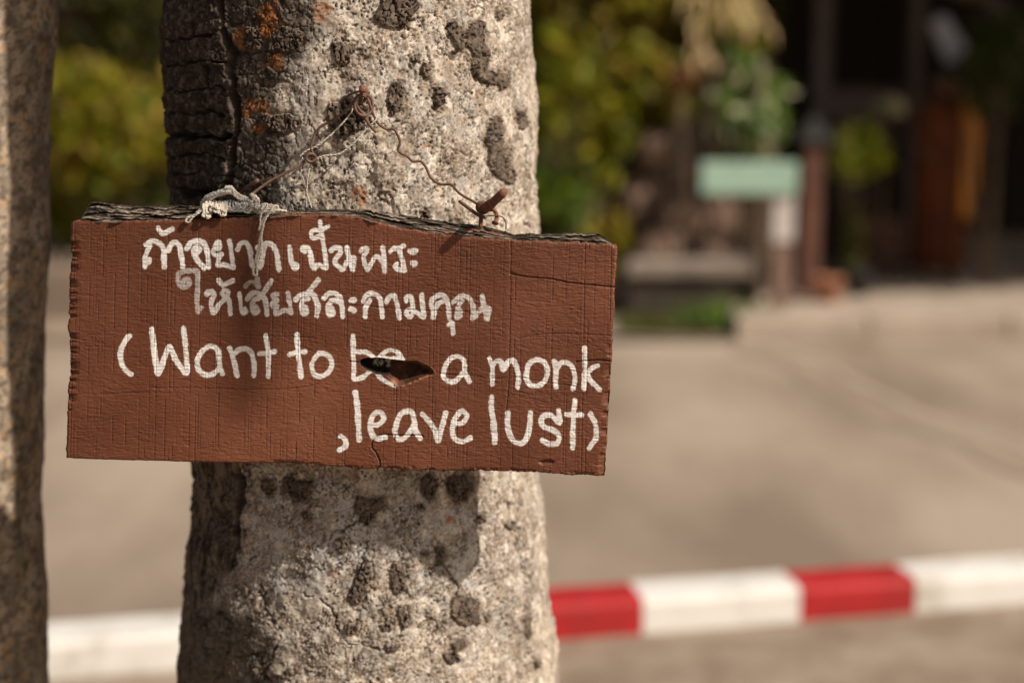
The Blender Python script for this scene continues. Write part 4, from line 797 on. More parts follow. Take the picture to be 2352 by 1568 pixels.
mb = MB(); c0 = P(*cW([(2064, 888)])[0], YS + .022)
th_ = [(.001, -.0058), (.0042, -.005), (.0060, -.002), (.0062, .001), (.0052, .0040), (.0030, .0056), (.001, .006)]
mb.lathe(c0, th_, 14); mb.build('nut', M_rust, bl, True)
mb = MB(); mb.tube(path3(cW([(2058,925),(2056,975),(2055,1025)]), .016, .014, 4), .0021, 10); mb.build('pin', M_rust, bl, True)
mb = MB(); mb.tube(path3(cW([(2105,905),(2140,908),(2160,935),(2158,970),(2150,998)]), .022, .012, 5), [.0018]*18 + [.0026,.0034,.0032], 10); mb.build('hook', M_rust, bl, True)
st = empty('nail', tuple(P(588, 425, YS + .03)), 'short bare stub of rusty wire nail slanting out beside the tangled twine', 'nail')
mb = MB(); mb.tube(path3(cW([(435,812),(455,785),(490,752),(558,706)]), .03, .012, 5), .0019, 10); mb.build('shaft', M_wire, st, True)
# thin pale twine knotted on the nail
tw = MB()
ply(tw, path3(cW([(1195,205),(1180,255),(1130,320),(1050,400),(940,485),(875,512),(838,545)]), .040, .036, 8, .0006, 11), .00085)
ply(tw, path3(cW([(1290,205),(1345,270),(1350,300),(1300,350),(1200,460),(1100,530),(1000,545),(930,575)]), .040, .036, 8, .0006, 12), .00085)
ply(tw, path3(cW([(930,575),(915,600),(893,680),(885,780),(915,893)]), .036, .044, 8, .0008, 13), .0007)
ply(tw, path3(cW([(858,560),(840,580),(850,660),(875,770),(882,893)]), .036, .044, 8, .0008, 14), .0006)
tag(tw.build('twine', M_twine, None, True), 'thin pale twine looped between the nail and the knot in the wire', 'twine')
# tangled bundle of cotton cord lying on the board's top edge
bun = empty('twine_bundle', tuple(P(530, 470, YS + .01)), 'tangled bundle of off white cotton cord draped over the top edge of the board', 'cord')
rr = random.Random(12)
tw = MB(); tw2 = MB()
main = [(440,400),(500,330),(600,290),(700,240),(800,220),(880,230),(950,300),(1050,340),(1150,390),(1230,450),(1290,490)]
for k in range(30):
    o1, o2 = rr.uniform(-34, 34), rr.uniform(-34, 40); cut = rr.randint(0, 2)
    pts = [(x + rr.uniform(-14, 14), y + o1 * (1 - i / 10) + o2 * i / 10 + rr.uniform(-13, 13)) for i, (x, y) in enumerate(main)][cut:len(main) - rr.randint(0, 2)]
    ply(tw2 if k % 2 else tw, path3(cS(pts), 0, 0, 7, .0009, 20 + k, [.012, .004, .0, .002, .004, rr.uniform(-.006, .012)]), .00112)
for k in range(15):                            # hanging loops, left clump
    x0 = 440 + k * 20 + rr.uniform(-30, 30); b_y = rr.uniform(450, 600); wd = rr.uniform(8, 60)
    pts = [(x0 + rr.uniform(-20, 60), 370 + rr.uniform(-20, 20)), (x0 + 10, 430), (x0 + wd*.3, b_y - 30), (x0 + wd, b_y), (x0 + wd*1.9, b_y - 35), (x0 + wd*1.8 + 15, 430), (x0 + wd + 30, 370 + rr.uniform(-20, 20))]
    ply(tw, path3(cS(pts), 0, 0, 6, .001, 50 + k, [.008, -.004, -.007, -.006, .0, .006]), .00112)
for k in range(8):                            # loops under the arch
    x0 = 780 + k * 38; pts = [(x0, 360), (x0 - 20 + rr.uniform(-20, 20), 420), (x0 + 30, 480 + rr.uniform(-10, 30)), (x0 + 100, 490 + rr.uniform(-20, 20)), (x0 + 150, 430), (x0 + 130, 390)]
    ply(tw2, path3(cS(pts), .004, -.002, 6, .001, 70 + k), .0010)
for k in range(12):                            # small crest and right-hand knot
    cx0, cy0, rx, ry = (830, 210, 60, 42) if k < 5 else (1185, 325, 62, 44)
    a_ = np.linspace(0, 2*pi*1.2, 16) + k; pts = [(cx0 + rx*(1 - .1*(k % 3))*cos(t)*.9, cy0 + ry*sin(t + .2*k)) for t in a_]
    ply(tw, path3(cS(pts), -.001, .01, 3, .0012, 80 + k), .0012)
for k in range(3):                            # loose loop pointing down left
    pts = [(560,450 + 8*k),(470,470),(400,500),(330,560),(250,590),(222,640),(240,662),(285,635),(310,590),(390,520)] if k == 0 else [(600,430 + 20*k),(500,470 - 6*k),(420,500 + 5*k),(350,545 + 6*k),(300,590)]
    ply(tw, path3(cS(pts), -.002, -.006, 6, .0004, 90 + k), .0011)
for k in range(6):                            # right-hand loops
    x0 = 1270 + k * 36; pts = [(1180 + 10*k, 440 + 8*k), (x0 - 20, 480), (x0, 430), (x0 + 30, 395 + 6*k), (x0 + 55, 420 + 8*k), (x0 + 20, 470 + 5*k), (x0 - 30, 520)]
    ply(tw, path3(cS(pts), .0, -.004, 6, .0007, 100 + k), .0011)
ply(tw, path3(cS([(1380,505),(1440,480),(1530,488),(1625,498)]), .004, .01, 6, .0004, 107), .0010)
tw.build('pale_cord', M_twine, bun, True); tw2.build('grey_cord', M_twine2, bun, True)
tw = MB()
ply(tw, path3(cS([(1330,395),(1290,430),(1275,520),(1262,620),(1255,690),(1240,765)]), -.003, -.006, 7, .0004, 110), .0010)
ply(tw, path3(cS([(1420,430),(1370,520),(1300,620),(1285,740),(1255,880),(1235,1000),(1190,1180),(1165,1290),(1160,1370),(1185,1400),(1212,1370),(1208,1250),(1240,1100),(1265,1000),(1272,880),(1290,740),(1325,620),(1400,500),(1440,440),(1480,430),(1490,470)]), 0, 0, 7, .0004, 111, [.0, -.005, -.006, -.006, -.007, -.006, -.006, -.005, .0]), .00115)
tw.build('hanging_cord', M_twine, bun, True)

# ================================================================== BACKGROUND BEYOND THE ROAD
def leafcol_mat(name, trans=.35):
    m = mat_col(name, .55, .35, .15, 60, .002, .25); n = m.node_tree; L = n.links
    b = n.nodes['Principled BSDF']; tr = n.nodes.new('ShaderNodeBsdfTranslucent'); mx = n.nodes.new('ShaderNodeMixShader'); mx.inputs[0].default_value = trans
    at = [q for q in n.nodes if q.type == 'ATTRIBUTE'][0]
    L.new(at.outputs['Color'], tr.inputs['Color']); L.new(b.outputs[0], mx.inputs[1]); L.new(tr.outputs[0], mx.inputs[2]); L.new(mx.outputs[0], n.nodes['Material Output'].inputs[0])
    return m
M_leaf = leafcol_mat('leaf')
def leaves(rs, cs, size, cols, droop=0.0, ratio=.42, colw=None):
    """kite-shaped folded leaves at centres cs; returns verts, quads, colours"""
    k = len(cs); d = rs.normal(size=(k, 3)); d[:, 2] -= droop; d /= np.linalg.norm(d, axis=1)[:, None]
    s_ = np.cross(d, rs.normal(size=(k, 3))); s_ /= np.linalg.norm(s_, axis=1)[:, None]; nn = np.cross(d, s_)
    L_ = size * rs.uniform(.6, 1.25, k)[:, None]; Wd = L_ * ratio
    v = np.stack([cs - d*L_*.5, cs - d*L_*.1 + s_*Wd*.5 + nn*Wd*.14, cs + d*L_*.2 + s_*Wd*.36 + nn*Wd*.12, cs + d*L_*.5,
                  cs + d*L_*.2 - s_*Wd*.36 + nn*Wd*.12, cs - d*L_*.1 - s_*Wd*.5 + nn*Wd*.14], 1)
    f = np.array([[0, 1, 2, 3], [0, 3, 4, 5]])[None] + (np.arange(k) * 6)[:, None, None]
    ci = rs.choice(len(cols), k, p=colw); c = np.array(cols)[ci] * rs.uniform(.7, 1.25, (k, 1))
    return v.reshape(-1, 3), f.reshape(-1, 4), np.repeat(c, 6, axis=0)
def clumpy(rs, c, r, n, k=14, sp=.34, lo=.3):
    """points gathered in clumps inside an ellipsoid"""
    u = rs.normal(size=(k, 3)); u /= np.linalg.norm(u, axis=1)[:, None]; u *= rs.uniform(lo, .85, (k, 1))
    w_ = rs.randint(0, k, n); p = u[w_] + rs.normal(size=(n, 3)) * sp * .5
    return np.array(c) + p * np.array(r), np.array(c) + u * np.array(r)
GREENS = [(.14, .18, .006), (.29, .29, .008), (.07, .10, .006), (.42, .36, .02)]
DARKG = [(.05, .055, .006), (.09, .085, .008), (.04, .035, .006)]
PALE = [(.40, .46, .22), (.24, .34, .07), (.60, .54, .38), (.18, .28, .06), (.10, .18, .05)]
OLIVE = [(.24, .18, .015), (.13, .10, .010), (.34, .23, .025)]
M_stem = mat('woody_stem', (.10, .07, .045), .9, (.17, .125, .085), 12, .5, 60)
def shrub(X, Y, yw, rx, ry, n, cols, label, size=.09, base_z=0.0, cat='shrub', name='shrub', group=None, seed=1, k=14, droop=0, rdep=None, ratio=.42):
    c = P(X, Y, yw); s_ = yw / FX; r = (rx * s_, rdep or max(rx * s_ * .7, .25), ry * s_)
    rs = np.random.RandomState(seed); pts, cl = clumpy(rs, c, r, n, k)
    pts[:, 2] = np.maximum(pts[:, 2], base_z + .02)
    root = empty(name, (float(c[0]), yw, base_z), label, cat, group)
    Vl, Fl, Cl = leaves(rs, pts, size, cols, droop, ratio)
    mesh_np('foliage', shift(Vl, root), Fl, M_leaf, root, False, None, Cl)
    mb = MB(); b0 = np.array([c[0], yw, base_z])
    for i, q in enumerate(cl[:9]):
        mid = (b0 * .45 + q * .55) + rs.normal(size=3) * .05; mb.tube(crom([b0 + rs.normal(size=3) * [.03, .03, 0], mid, q], 4), np.linspace(.016, .005, 9), 6)
    mb.build('stem', M_stem, root, True)
    return root
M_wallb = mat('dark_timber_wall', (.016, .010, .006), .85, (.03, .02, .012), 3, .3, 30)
M_greyp = mat('grey_brown_painted_timber', (.11, .085, .075), .8, (.16, .125, .11), 3, .2, 40)
M_roof = mat('roof_tiles_dark', (.05, .03, .02), .8, (.09, .05, .035), 6, .4, 30)
M_stone = mat('brown_rock', (.14, .09, .062), .9, (.32, .215, .16), 4.5, .8, 22, bdist=.03, contrast=(.38, .6))
M_stoneg = mat('grey_stone', (.20, .16, .13), .9, (.33, .27, .22), 4, .5, 30, bdist=.02)
M_darkst = mat('dark_stone', (.04, .03, .024), .9, (.085, .062, .048), 4, .5, 30, bdist=.02)
M_mint = mat('mint_paint', (.28, .44, .34), .6, (.38, .52, .42), 9, .1, 60)
M_whitep = mat('white_post_paint', (.50, .45, .42), .6, (.62, .56, .52), 9, .1, 60)
M_brownp = mat('brown_post_paint', (.10, .045, .03), .7, (.17, .075, .05), 9, .2, 60)
M_terra = mat('terracotta', (.30, .13, .07), .85, (.42, .20, .12), 8, .3, 60)
M_black = mat('black_plastic', (.018, .017, .016), .5, (.03, .028, .026), 8, .1, 60)
M_maroon = mat('maroon_cloth', (.085, .022, .008), .85, (.16, .045, .012), 3, .3, 60)
M_orange = mat('orange_cloth', (.74, .27, .03), .85, (.80, .33, .05), 4, .3, 60)
M_skin = mat('skin', (.16, .075, .04), .6, (.20, .10, .055), 12, .1, 80)
M_hair = mat('black_hair', (.012, .010, .009), .7, (.02, .017, .015), 40, .3, 200)
M_cloth = mat('pale_grey_cloth', (.66, .62, .60), .9, (.78, .74, .71), 5, .3, 40)
M_dry = mat('dry_palm_leaf', (.42, .29, .14), .8, (.60, .45, .26), 6, .3, 40)
M_wallL = mat('weathered_wall_render', (.15, .115, .085), .9, (.24, .185, .14), 3, .4, 40)

# pavement slab beyond the road with its row of pale kerb stones
x0 = float(G(1690, 778)[0]); 
mb = MB(); mb.box(((x0 + 9.16) / 2 + 2.0, 12.05, .05), (9.16 - x0 + 4, 6.14, .13), 0, 1, .004)
pv = mb.build('pavement', M_paving); tag(pv, kind='structure')
fk = tag(empty('far_kerb', (x0, 8.86, 0)), kind='structure')
x = x0; rk = random.Random(5)
while x < 11:
    Lk = rk.uniform(.72, .9); mb = MB(); mb.box((x + Lk/2 - .002, 8.86, .052 + rk.uniform(-.002, .002)), (Lk - .012, .235, .156), 0, 1, .012)
    mb.build('kerb_stone', M_paving, fk); x += Lk
sheet('earth_bed', -16, x0 - .02, 8.72, 13.5, .015, M_earth, 90, 50, .05)
# grass tuft at the corner of the bed
rs = np.random.RandomState(4)
c = G(1648, 750, .02); pts = c + rs.normal(size=(420, 3)) * [.13, .10, .05] + [0, 0, .06]; pts[:, 2] = np.abs(pts[:, 2] - .02) + .02
Vl, Fl, Cl = leaves(rs, pts, .11, [(.10, .20, .02), (.16, .26, .03)], -1.2, .13)
gt = mesh_np('grass', Vl, Fl, M_leaf, None, False, None, Cl); tag(gt, 'bright green grass tuft at the corner of the far kerb', 'grass', kind='stuff')
pts = np.stack([rs.uniform(.7, x0 - .1, 1500), rs.uniform(8.8, 9.4, 1500), rs.uniform(.02, .07, 1500)], 1)
Vl, Fl, Cl = leaves(rs, pts, .07, [(.08, .10, .02), (.16, .13, .04), (.11, .14, .02)], -.8, .2)
gt = mesh_np('ground_cover', Vl, Fl, M_leaf, None, False, None, Cl); tag(gt, 'low weeds and dry leaves along the far edge of the road', 'ground cover', kind='stuff')

# dark open-fronted building on the right
bd = empty('building', (4.4, 12.8, .115), 'dark open fronted timber building in deep shade behind the statue', 'building')
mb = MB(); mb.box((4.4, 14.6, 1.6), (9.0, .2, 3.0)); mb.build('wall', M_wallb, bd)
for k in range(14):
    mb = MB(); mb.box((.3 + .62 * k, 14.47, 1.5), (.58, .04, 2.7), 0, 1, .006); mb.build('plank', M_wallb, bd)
for X in (1880, 2093, 2420):
    p = P(X, 300, 11.6); mb = MB(); mb.box((p[0], 11.6, 1.5), (.135 if X == 1880 else .09, .13, 2.77), 0, 1, .008); mb.build('pillar', M_greyp, bd)
p = P(1880, 240, 11.62); p2 = P(2093, 240, 11.62)
mb = MB(); mb.box(((p[0] + p2[0]) / 2, 11.72, p[2]), (p2[0] - p[0] - .1, .08, .26), 0, 1, .008); mb.build('rail', M_greyp, bd)
for k in range(4):
    mb = MB(); mb.box((3.0, 11.75, .3 + k * .22), (1.2, .03, .19), 0, 1, .005); mb.build('parapet_board', M_wallb, bd)
rf_ = MB(); rf_.box((4.6, 12.7, 2.98), (9.6, 4.3, .10), 0, 1, .01); rf_.build('roof', M_roof, bd)
mb = MB(); mb.box((4.4, 10.66, 2.86), (9.5, .05, .12), 0, 1, .008); mb.build('fascia', M_greyp, bd)
# long dark rendered wall behind the shrubs on the left
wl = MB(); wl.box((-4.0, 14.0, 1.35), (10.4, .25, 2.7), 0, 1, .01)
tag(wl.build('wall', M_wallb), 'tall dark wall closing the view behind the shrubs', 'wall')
lw = MB(); p = P(250, 610, 9.5)
lw.box((-3.9, 9.5, p[2] / 2), (6.4, .22, p[2]), 0, 1, .015)
tag(lw.build('low_wall', M_wallL), 'low weathered grey brown wall across the road, left of the big tree', 'wall')

# shrubs; left gap first
shrub(255, 265, 10.0, 300, 190, 5200, GREENS[:2] + OLIVE, 'sunlit yellow green shrub seen between the two tree trunks', .12, seed=3)
shrub(200, 30, 11.6, 230, 150, 3000, DARKG, 'dark leafy shrub above the sunlit one between the two trunks', .12, seed=4)
shrub(330, 500, 10.3, 120, 110, 1500, DARKG + [GREENS[2]], 'low dark green shrub just left of the big trunk', .10, seed=5)
shrub(130, 500, 10.1, 70, 100, 800, GREENS, 'small yellow green shrub beside the slim left trunk', .10, seed=6)
shrub(560, 300, 11.0, 260, 340, 3200, DARKG + [GREENS[2]], 'dense dark shrub hidden mostly behind the big trunk', .12, seed=7)
shrub(1330, 90, 11.2, 170, 170, 3200, DARKG + OLIVE, 'dark olive shrub at the top just right of the big trunk', .12, seed=8)
shrub(1350, 320, 9.9, 110, 140, 1700, GREENS, 'bright green shrub right of the big trunk', .13, seed=9)
shrub(1275, 470, 9.7, 90, 90, 900, [GREENS[0], GREENS[2], (.08, .15, .015)], 'low fresh green shrub over the right end of the board', .13, seed=10)
shrub(1500, 110, 10.6, 130, 130, 1900, OLIVE + [GREENS[1]], 'olive yellow shrub under the dry palm fronds', .13, seed=11)
shrub(1400, 560, 9.7, 60, 90, 500, OLIVE + [GREENS[1]], 'thin olive shrub beside the rock pile', .10, seed=12)
shrub(1600, 190, 11.6, 260, 260, 4200, DARKG, 'large dark shrub behind the rock pile', .12, seed=13)
shrub(1700, 200, 9.95, 95, 95, 420, PALE[1:] + [GREENS[0]], 'mid green arching spray of leaves over the pale variegated plant', .22, seed=24, cat='plant', name='leafy_plant', droop=.5, k=9, ratio=.34)
shrub(1745, 285, 9.8, 62, 95, 230, PALE, 'pale variegated plant drooping over the mint green sign', .24, seed=14, cat='plant', name='variegated_plant', droop=.5, k=8, ratio=.36)
shrub(1965, 350, 10.3, 75, 65, 420, [(.40, .46, .02), (.22, .30, .02), (.52, .50, .12)], 'yellow green potted plant between the brown post and the statue', .17, .115, cat='plant', name='potted_plant', seed=15, k=8)
shrub(2040, 235, 10.8, 32, 36, 60, [(.75, .68, .42), (.60, .54, .30)], 'small spray of cream flowers left of the statue', .14, .115, cat='plant', name='flowering_plant', seed=16, k=3)
shrub(2290, 150, 10.4, 80, 110, 900, DARKG + [(.05, .09, .012), (.08, .12, .015)], 'dark green tree foliage at the top right corner', .13, .115, seed=17)
shrub(1570, 175, 9.9, 40, 40, 130, [(.36, .12, .03), (.26, .09, .03), (.20, .12, .03)], 'rust orange leaves below the dry palm fronds', .14, seed=19, k=5)
shrub(1955, 560, 10.2, 28, 90, 160, [(.16, .18, .03), (.10, .12, .02), (.24, .22, .08)], 'thin stemmed plant rising beside the black pot', .12, .115, cat='plant', name='plant', seed=20, k=6)

shrub(1475, 230, 10.2, 120, 110, 1300, OLIVE + GREENS[:2], 'olive and yellow green shrub above the pale topped boulder', .15, seed=25)
shrub(1640, 60, 10.4, 130, 90, 1100, OLIVE + [GREENS[1], GREENS[0]], 'olive yellow shrub at the top edge between the palm fronds', .15, seed=26)
shrub(1290, 190, 9.8, 80, 110, 900, [GREENS[1], GREENS[0], OLIVE[0]], 'yellow green shrub touching the big trunk on its right', .15, seed=27)
# dry hanging palm fronds
for i, (Xa, Xb, Yb, sd) in enumerate(((1600, 1608, 150, 1), (1668, 1692, 40, 2), (1700, 1750, 60, 3))):
    r = np.random.RandomState(sd); t0_ = P(Xa, -160, 9.5)
    fr = empty('palm_frond', tuple(t0_), ('dry tan palm frond hanging straight down', 'dry pale palm frond slanting down to the right', 'shortest dry palm frond, hanging nearest the dark building')[i], 'palm frond')
    mb = MB(); spine = crom([t0_, P(Xa + (Xb - Xa) * .4, -20, 9.45), P(Xb, Yb * .6, 9.4), P(Xb + 4, Yb, 9.4)], 6); mb.tube(spine, np.linspace(.014, .004, len(spine)), 6); mb.build('midrib', M_dry, fr, True)
    for side in (-1, 1):
        lf = MB()
        for k in range(6):
            q = spine[min(int(k / 6 * len(spine)), len(spine) - 1)] + r.normal(size=3) * .006; ln = r.uniform(.10, .2); e = q + np.array([side * r.uniform(.02, .13), r.uniform(-.08, .08), -ln])
            w_ = .012; m_ = (q + e) / 2 + np.array([side * .03, 0, .03])
            lf.add([q + [-w_, 0, 0], q + [w_, .004, 0], m_ + [w_ * 1.3, .004, 0], m_ + [-w_ * 1.3, 0, 0], e], [(0, 1, 2, 3), (3, 2, 4)])
        lf.build('leaflets', M_dry, fr)['kind'] = 'stuff'

# rock pile: every boulder a thing
def boulder(X, Y, yw, rx, ry, label, m, seed, rd=None):
    c = P(X, Y, yw); s_ = yw / FX; r = np.array([rx * s_, rd or rx * s_ * .8, ry * s_])
    a = np.linspace(-pi, pi, 25); e = np.linspace(-pi/2, pi/2, 13); A, E = np.meshgrid(a, e)
    D = np.stack([np.cos(E) * np.cos(A), np.cos(E) * np.sin(A), np.sin(E)], -1)
    k = 1 + (fbm(D[..., 0] * 1.6 + seed, D[..., 2] * 1.6 + D[..., 1], seed, 3) - .5) * .7; k[:, -1] = k[:, 0]; k[0] = k[0, 0]; k[-1] = k[-1, 0]
    D = np.sign(D) * np.abs(D)**.8
    o = mesh_np('boulder', D * k[..., None] * r, quads(13, 25), m); o.location = c
    return tag(o, label, 'rock', 'boulders of the rock pile')
for i, (X, Y, rx, ry, lb, m) in enumerate((
    (1500, 345, 48, 45, 'pale topped brown boulder at the head of the rock pile', M_stone),
    (1590, 400, 60, 62, 'dark reddish boulder behind the left end of the mint sign', M_stone),
    (1470, 470, 52, 62, 'pinkish boulder at the left side of the rock pile', M_stone),
    (1560, 500, 55, 55, 'brown boulder in the middle of the rock pile', M_stone),
    (1650, 500, 50, 60, 'reddish brown boulder under the mint sign', M_stone),
    (1725, 520, 42, 55, 'brown boulder left of the white post', M_stone),
    (1510, 570, 62, 42, 'squat grey brown boulder low on the left of the pile', M_stone),
    (1640, 580, 60, 34, 'flat boulder low in front of the rock pile', M_stone))):
    boulder(X, Y, 9.95 + .1 * (i % 3) + (.2 if Y < 450 else 0), rx, ry, lb, m, 60 + i)
p0 = P(1440, 590, 9.55); p1 = P(1745, 640, 9.55)
ben = empty('stone_bench', ((p0[0] + p1[0]) / 2, 9.6, 0), 'low stone ledge with a pale slab top in front of the rock pile', 'bench')
mb = MB(); mb.box(((p0[0] + p1[0]) / 2, 9.62, (p0[2] + p1[2]) / 2), (p1[0] - p0[0], .34, (p0[2] - p1[2]) * .8), 0, 1, .02); mb.build('slab', M_stoneg, ben)
zb = (p0[2] + p1[2]) / 2 - (p0[2] - p1[2]) * .4
mb = MB(); mb.box(((p0[0] + p1[0]) / 2, 9.66, zb / 2), (p1[0] - p0[0] - .04, .30, zb), 0, 1, .01); mb.build('base', M_darkst, ben)

# mint green sign on its post, the brown post beside it
p0 = P(1612, 372, 9.35); p1 = P(1830, 446, 9.35)
ms = empty('street_sign', (float(P(1797, 500, 9.4)[0]), 9.4, 0), 'mint green name board on a white topped post across the road', 'sign')
mb = MB(); mb.box(((p0[0] + p1[0]) / 2, 9.35, (p0[2] + p1[2]) / 2), (p1[0] - p0[0], .03, p0[2] - p1[2]), 0, 1, .006); mb.build('board', M_mint, ms)
p2 = P(1797, 560, 9.4)
mb = MB(); mb.box((p2[0], 9.42, (p1[2] + p2[2]) / 2 + .06), (.135, .10, p1[2] - p2[2] + .10), 0, 1, .008); mb.build('post', M_whitep, ms)
mb = MB(); mb.box((p2[0], 9.42, (p2[2] + .03) / 2 - .005), (.12, .095, p2[2] - .03), 0, 1, .008); mb.build('post_base', mat('pink_brown_post', (.17, .10, .075), .8, (.25, .16, .12), 8, .3, 40), ms)
p3 = P(1868, 330, 9.9)
bp_ = empty('wooden_post', (float(p3[0]), 9.9, .115), 'dark reddish brown post with a black cap right of the mint sign', 'post')
mb = MB(); mb.box((p3[0], 9.9, (p3[2] + .115) / 2), (.115, .115, p3[2] - .115), 0, 1, .008); mb.build('shaft', M_brownp, bp_)
mb = MB(); mb.box((p3[0], 9.9, p3[2] + .05), (.24, .2, .10), 0, .8, .01); mb.box((p3[0], 9.9, p3[2] + .14), (.12, .11, .08), 0, .5, .01); mb.build('cap', M_black, bp_)
# pots
def pot(X, Yb, yw, rpx, hpx, z0, m, label, name='plant_pot'):
    c = P(X, Yb, yw); s_ = yw / FX; r = rpx * s_; h_ = hpx * s_
    o = MB().lathe((0, 0, 0), [(r*.66, 0), (r*.72, .01), (r*.95, h_*.8), (r*1.08, h_*.82), (r*1.08, h_), (r*.94, h_), (r*.9, h_*.9), (.01, h_*.88)], 22).build(name, m, None, True)
    o.location = (c[0], yw, z0); return tag(o, label, 'plant pot')
pot(1900, 700, 9.6, 34, 58, .115, M_terra, 'round terracotta pot at the foot of the brown post')
pot(1972, 695, 9.9, 28, 56, .115, M_black, 'black plastic pot right of the terracotta one')
# crate on the veranda
cr_ = empty('wooden_crate', (float(P(2000, 540, 11.0)[0]), 11.0, .115), 'low rusty brown slatted crate left of the statue', 'crate')
pc = P(2000, 540, 11.0)
for k in range(4):
    mb = MB(); mb.box((pc[0], 10.82, .17 + .12 * k), (.44, .02, .10), 0, 1, .004); mb.build('slat', M_brownp, cr_)
for sx in (-1, 1):
    mb = MB(); mb.box((pc[0] + sx * .215, 11.0, .36), (.02, .34, .50), 0, 1, .004); mb.build('side', M_brownp, cr_)

# robed statue-like figure standing in the shade
def figure(X, Yf, Yh, yw, z0):
    f0 = P(X, Yf, yw); top = P(X, Yh, yw)[2]; Hh_ = top - z0
    root = empty('statue', (float(f0[0]), yw, z0), 'life size robed monk statue in maroon with bright orange cloth over one shoulder', 'statue')
    s_ = Hh_ / 1.7
    J = {'pel': (0, 0, .92), 'sp1': (0, .01, 1.12), 'ch': (0, .0, 1.30), 'nk': (0, .0, 1.46), 'hd': (0, -.02, 1.56), 'tp': (0, -.01, 1.66),
         'sl': (-.16, 0, 1.39), 'el': (-.21, .0, 1.12), 'wl': (-.17, -.16, .98), 'fl': (-.14, -.24, .97), 'sr': (.16, 0, 1.39), 'er': (.21, .02, 1.12), 'wr': (.19, -.12, .93), 'fr': (.18, -.19, .89),
         'hl': (-.09, 0, .88), 'kl': (-.10, -.02, .48), 'al': (-.10, .02, .08), 'tl': (-.11, -.15, .03), 'hr': (.09, 0, .88), 'kr': (.10, -.02, .48), 'ar': (.10, .02, .08), 'tr': (.11, -.15, .03)}
    Rd = {'pel': .14, 'sp1': .13, 'ch': .15, 'nk': .055, 'hd': .10, 'tp': .07, 'sl': .06, 'el': .042, 'wl': .028, 'fl': .03, 'sr': .06, 'er': .042, 'wr': .028, 'fr': .03,
          'hl': .09, 'kl': .06, 'al': .04, 'tl': .035, 'hr': .09, 'kr': .06, 'ar': .04, 'tr': .035}
    E = [('pel','sp1'),('sp1','ch'),('ch','nk'),('nk','hd'),('hd','tp'),('ch','sl'),('sl','el'),('el','wl'),('wl','fl'),('ch','sr'),('sr','er'),('er','wr'),('wr','fr'),
         ('pel','hl'),('hl','kl'),('kl','al'),('al','tl'),('pel','hr'),('hr','kr'),('kr','ar'),('ar','tr')]
    ks = list(J); me = bpy.data.meshes.new('body'); me.from_pydata([tuple(s_ * q for q in J[k]) for k in ks], [(ks.index(a), ks.index(b)) for a, b in E], [])
    me.materials.append(M_skin)
    o = bpy.data.objects.new('body', me); COL.objects.link(o); o.parent = root
    md = o.modifiers.new('skin', 'SKIN')
    for i, k in enumerate(ks):
        o.data.skin_vertices[0].data[i].radius = (Rd[k] * s_, Rd[k] * s_ * .85); o.data.skin_vertices[0].data[i].use_root = (k == 'pel')
    o.modifiers.new('sub', 'SUBSURF').render_levels = 2
    a = np.linspace(0, 2*pi, 61)
    def loft(rows, name, m, fold=.012, nf=11, a0=0, a1=2*pi, n=61):
        a = np.linspace(a0, a1, n); V = []
        for (z, rx, ry, cx_) in rows:
            k = fold * (1.2 - z / 1.7) * np.sin(a * nf + z * 2) + fold * .5 * np.sin(a * 23 + z * 5)
            V.append(np.stack([cx_ + (rx + k) * np.cos(a), (ry + k) * np.sin(a) + .0, np.full(n, z)], 1))
        oo = mesh_np(name, np.array(V) * s_, quads(len(rows), n), m, root, True)
        oo.modifiers.new('thick', 'SOLIDIFY').thickness = .008
        return oo
    loft([(.10, .21, .17, 0), (.3, .205, .165, 0), (.6, .20, .165, 0), (.85, .215, .175, 0), (1.0, .225, .175, 0), (1.15, .225, .17, 0), (1.28, .22, .165, 0), (1.38, .20, .14, 0), (1.44, .13, .10, 0), (1.47, .07, .065, 0)], 'robe', M_maroon)
    loft([(.52, .245, .185, .02), (.75, .25, .19, .02), (1.0, .255, .19, .02), (1.2, .25, .185, .02), (1.34, .23, .165, .02), (1.43, .17, .125, .015), (1.49, .10, .09, .01)], 'shoulder_cloth', M_orange, .014, 9, -pi*.36, pi*.24, 31)
    MB().lathe((0, 0, 0), [(.02*s_, -.10*s_), (.07*s_, -.085*s_), (.092*s_, -.03*s_), (.095*s_, .03*s_), (.07*s_, .08*s_), (.02*s_, .10*s_)], 16).build('hair', M_hair, None, True)
    hh = bpy.data.objects['hair']; hh.parent = root; hh.location = (0, .012, 1.62 * s_)
    fc = MB(); fc.tube([(0, -.095*s_, 1.58*s_), (0, -.122*s_, 1.555*s_), (0, -.10*s_, 1.545*s_)], [.008, .014, .01], 6)
    fc.build('nose', M_skin, None, True); bpy.data.objects['nose'].parent = root
    for sx in (-1, 1):
        e = MB(); e.lathe((sx * .098*s_, 0, 1.56*s_), [(.004, -.03*s_), (.014, -.01*s_), (.012, .02*s_), (.004, .03*s_)], 8); eo = e.build('ear', M_skin, None, True); eo.parent = root
    return root
fg = figure(2150, 618, 150, 10.75, .115)
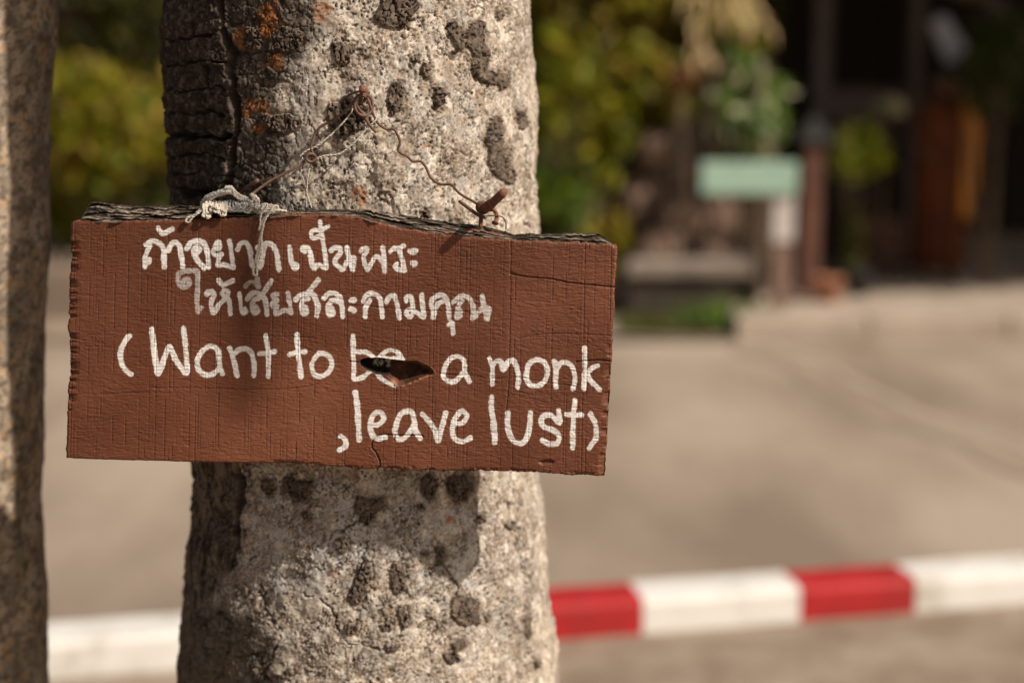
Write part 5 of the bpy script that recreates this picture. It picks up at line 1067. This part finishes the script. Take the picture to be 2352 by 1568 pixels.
# pale cloth hanging from a branch behind the figure
a = np.linspace(0, 1, 26); b2 = np.linspace(0, 1, 40); A, B = np.meshgrid(a, b2)
XX = 2135 + A * (40 + 60 * B) + B * 55 ; YY = 50 + B * 190 - A * 20 * (1 - B) + 6 * np.sin(A * 9)
CV = Pv(XX, YY, np.full(XX.shape, 11.0)); CV[..., 1] = 11.0 + .04 * np.sin(A * 14 + B * 3) - .25 * B
co = mesh_np('hanging_cloth', CV, quads(40, 26), M_cloth, None, True); co.modifiers.new('thick', 'SOLIDIFY').thickness = .006
tag(co, 'pale grey cloth hanging slantwise above the statue shoulder', 'cloth')
br = MB(); br.tube(crom([P(2420, 140, 10.6), P(2330, 70, 10.7), P(2270, 0, 10.8), P(2150, -40, 11.0), P(2100, -120, 11.2)], 6), np.linspace(.07, .04, 25), 8)
tag(br.build('branch', M_stem, None, True), 'grey brown branch crossing the top right corner', 'branch')

# shade trees whose crowns spread above the frame over the far pavement
def shade_tree(x, y, zc, r, n, seed, label, trunk=True):
    root = empty('tree', (x, y, 0), label, 'tree'); rs = np.random.RandomState(seed)
    pts, cl = clumpy(rs, (x, y, zc), r, n, 26, .36, .2)
    pts = pts[pts[:, 2] > 2.3]
    Vl, Fl, Cl = leaves(rs, pts, .22, DARKG + [GREENS[2]]); mesh_np('crown', shift(Vl, root), Fl, M_leaf, root, False, None, Cl)
    mb = MB(); b0 = np.array([x, y, 0]); f = np.array([x, y, 1.9]); mb.tube([b0, [x + .02, y, .9], f], [.14, .11, .10], 10)
    for q in cl[:10]: mb.tube(crom([f - [0, 0, .1], (f + q) / 2 + rs.normal(size=3) * .12, q], 4), np.linspace(.07, .015, 9), 6)
    mb.build('trunk', M_stem, root, True)
shade_tree(6.3, 9.7, 3.7, (2.6, 1.3, 1.1), 15000, 31, 'shade tree on the far pavement, nearest the right edge of the frame')
shade_tree(9.0, 9.3, 3.9, (2.4, 1.3, 1.2), 12000, 32, 'shade tree on the far pavement beyond the right edge of the frame')
shade_tree(-3.4, 11.6, 4.0, (2.0, 1.0, 1.2), 5000, 33, 'dark tree standing behind the shrubs on the left')

# crowns and limbs of the two near trees, above the frame, plus an added branch and pod placed to shade the board
def near_crown(root, x, y, z0, n, seed, r):
    rs = np.random.RandomState(seed); pts, cl = clumpy(rs, (x, y, z0 + 1.0), r, n, 22, .36, .25)
    Vl, Fl, Cl = leaves(rs, pts, .15, DARKG + [GREENS[2]]); mesh_np('crown', shift(Vl, root), Fl, M_leaf, root, False, None, Cl)
    mb = MB()
    for q in cl[:12]: mb.tube(crom([np.array([x, y, z0 - .35]), (np.array([x, y, z0]) + q) / 2 + rs.normal(size=3) * .1, q], 4), np.linspace(.09, .015, 9), 7)
    mb.build('limb', M_stem, root, True)
near_crown(tree, float(CX[-1].mean()), TY, 3.6, 6500, 41, (1.7, 1.5, .9))
near_crown(tree2, float(c2x[-1, 0]) , LT, 3.5, 2500, 42, (1.1, 1.2, .8))
mb = MB(); mb.tube(crom([(-.12, 1.45, 2.62), (.25, 1.2, 2.80), (.70, .78, 2.75)], 8), np.linspace(.03, .008, 17), 8)
mb.tube([(.70, .78, 2.75), (.695, .78, 2.55), (.69, .78, 2.34)], .002, 5)
mb.tube([(.69, .78, 2.35), (.69, .78, 2.32), (.692, .78, 2.22), (.69, .78, 2.14), (.69, .78, 2.11)], [.003, .008, .011, .008, .002], 8)
mb.build('branch', M_stem, tree, True, 'added out of frame branch and pod casting a soft shadow on the board')
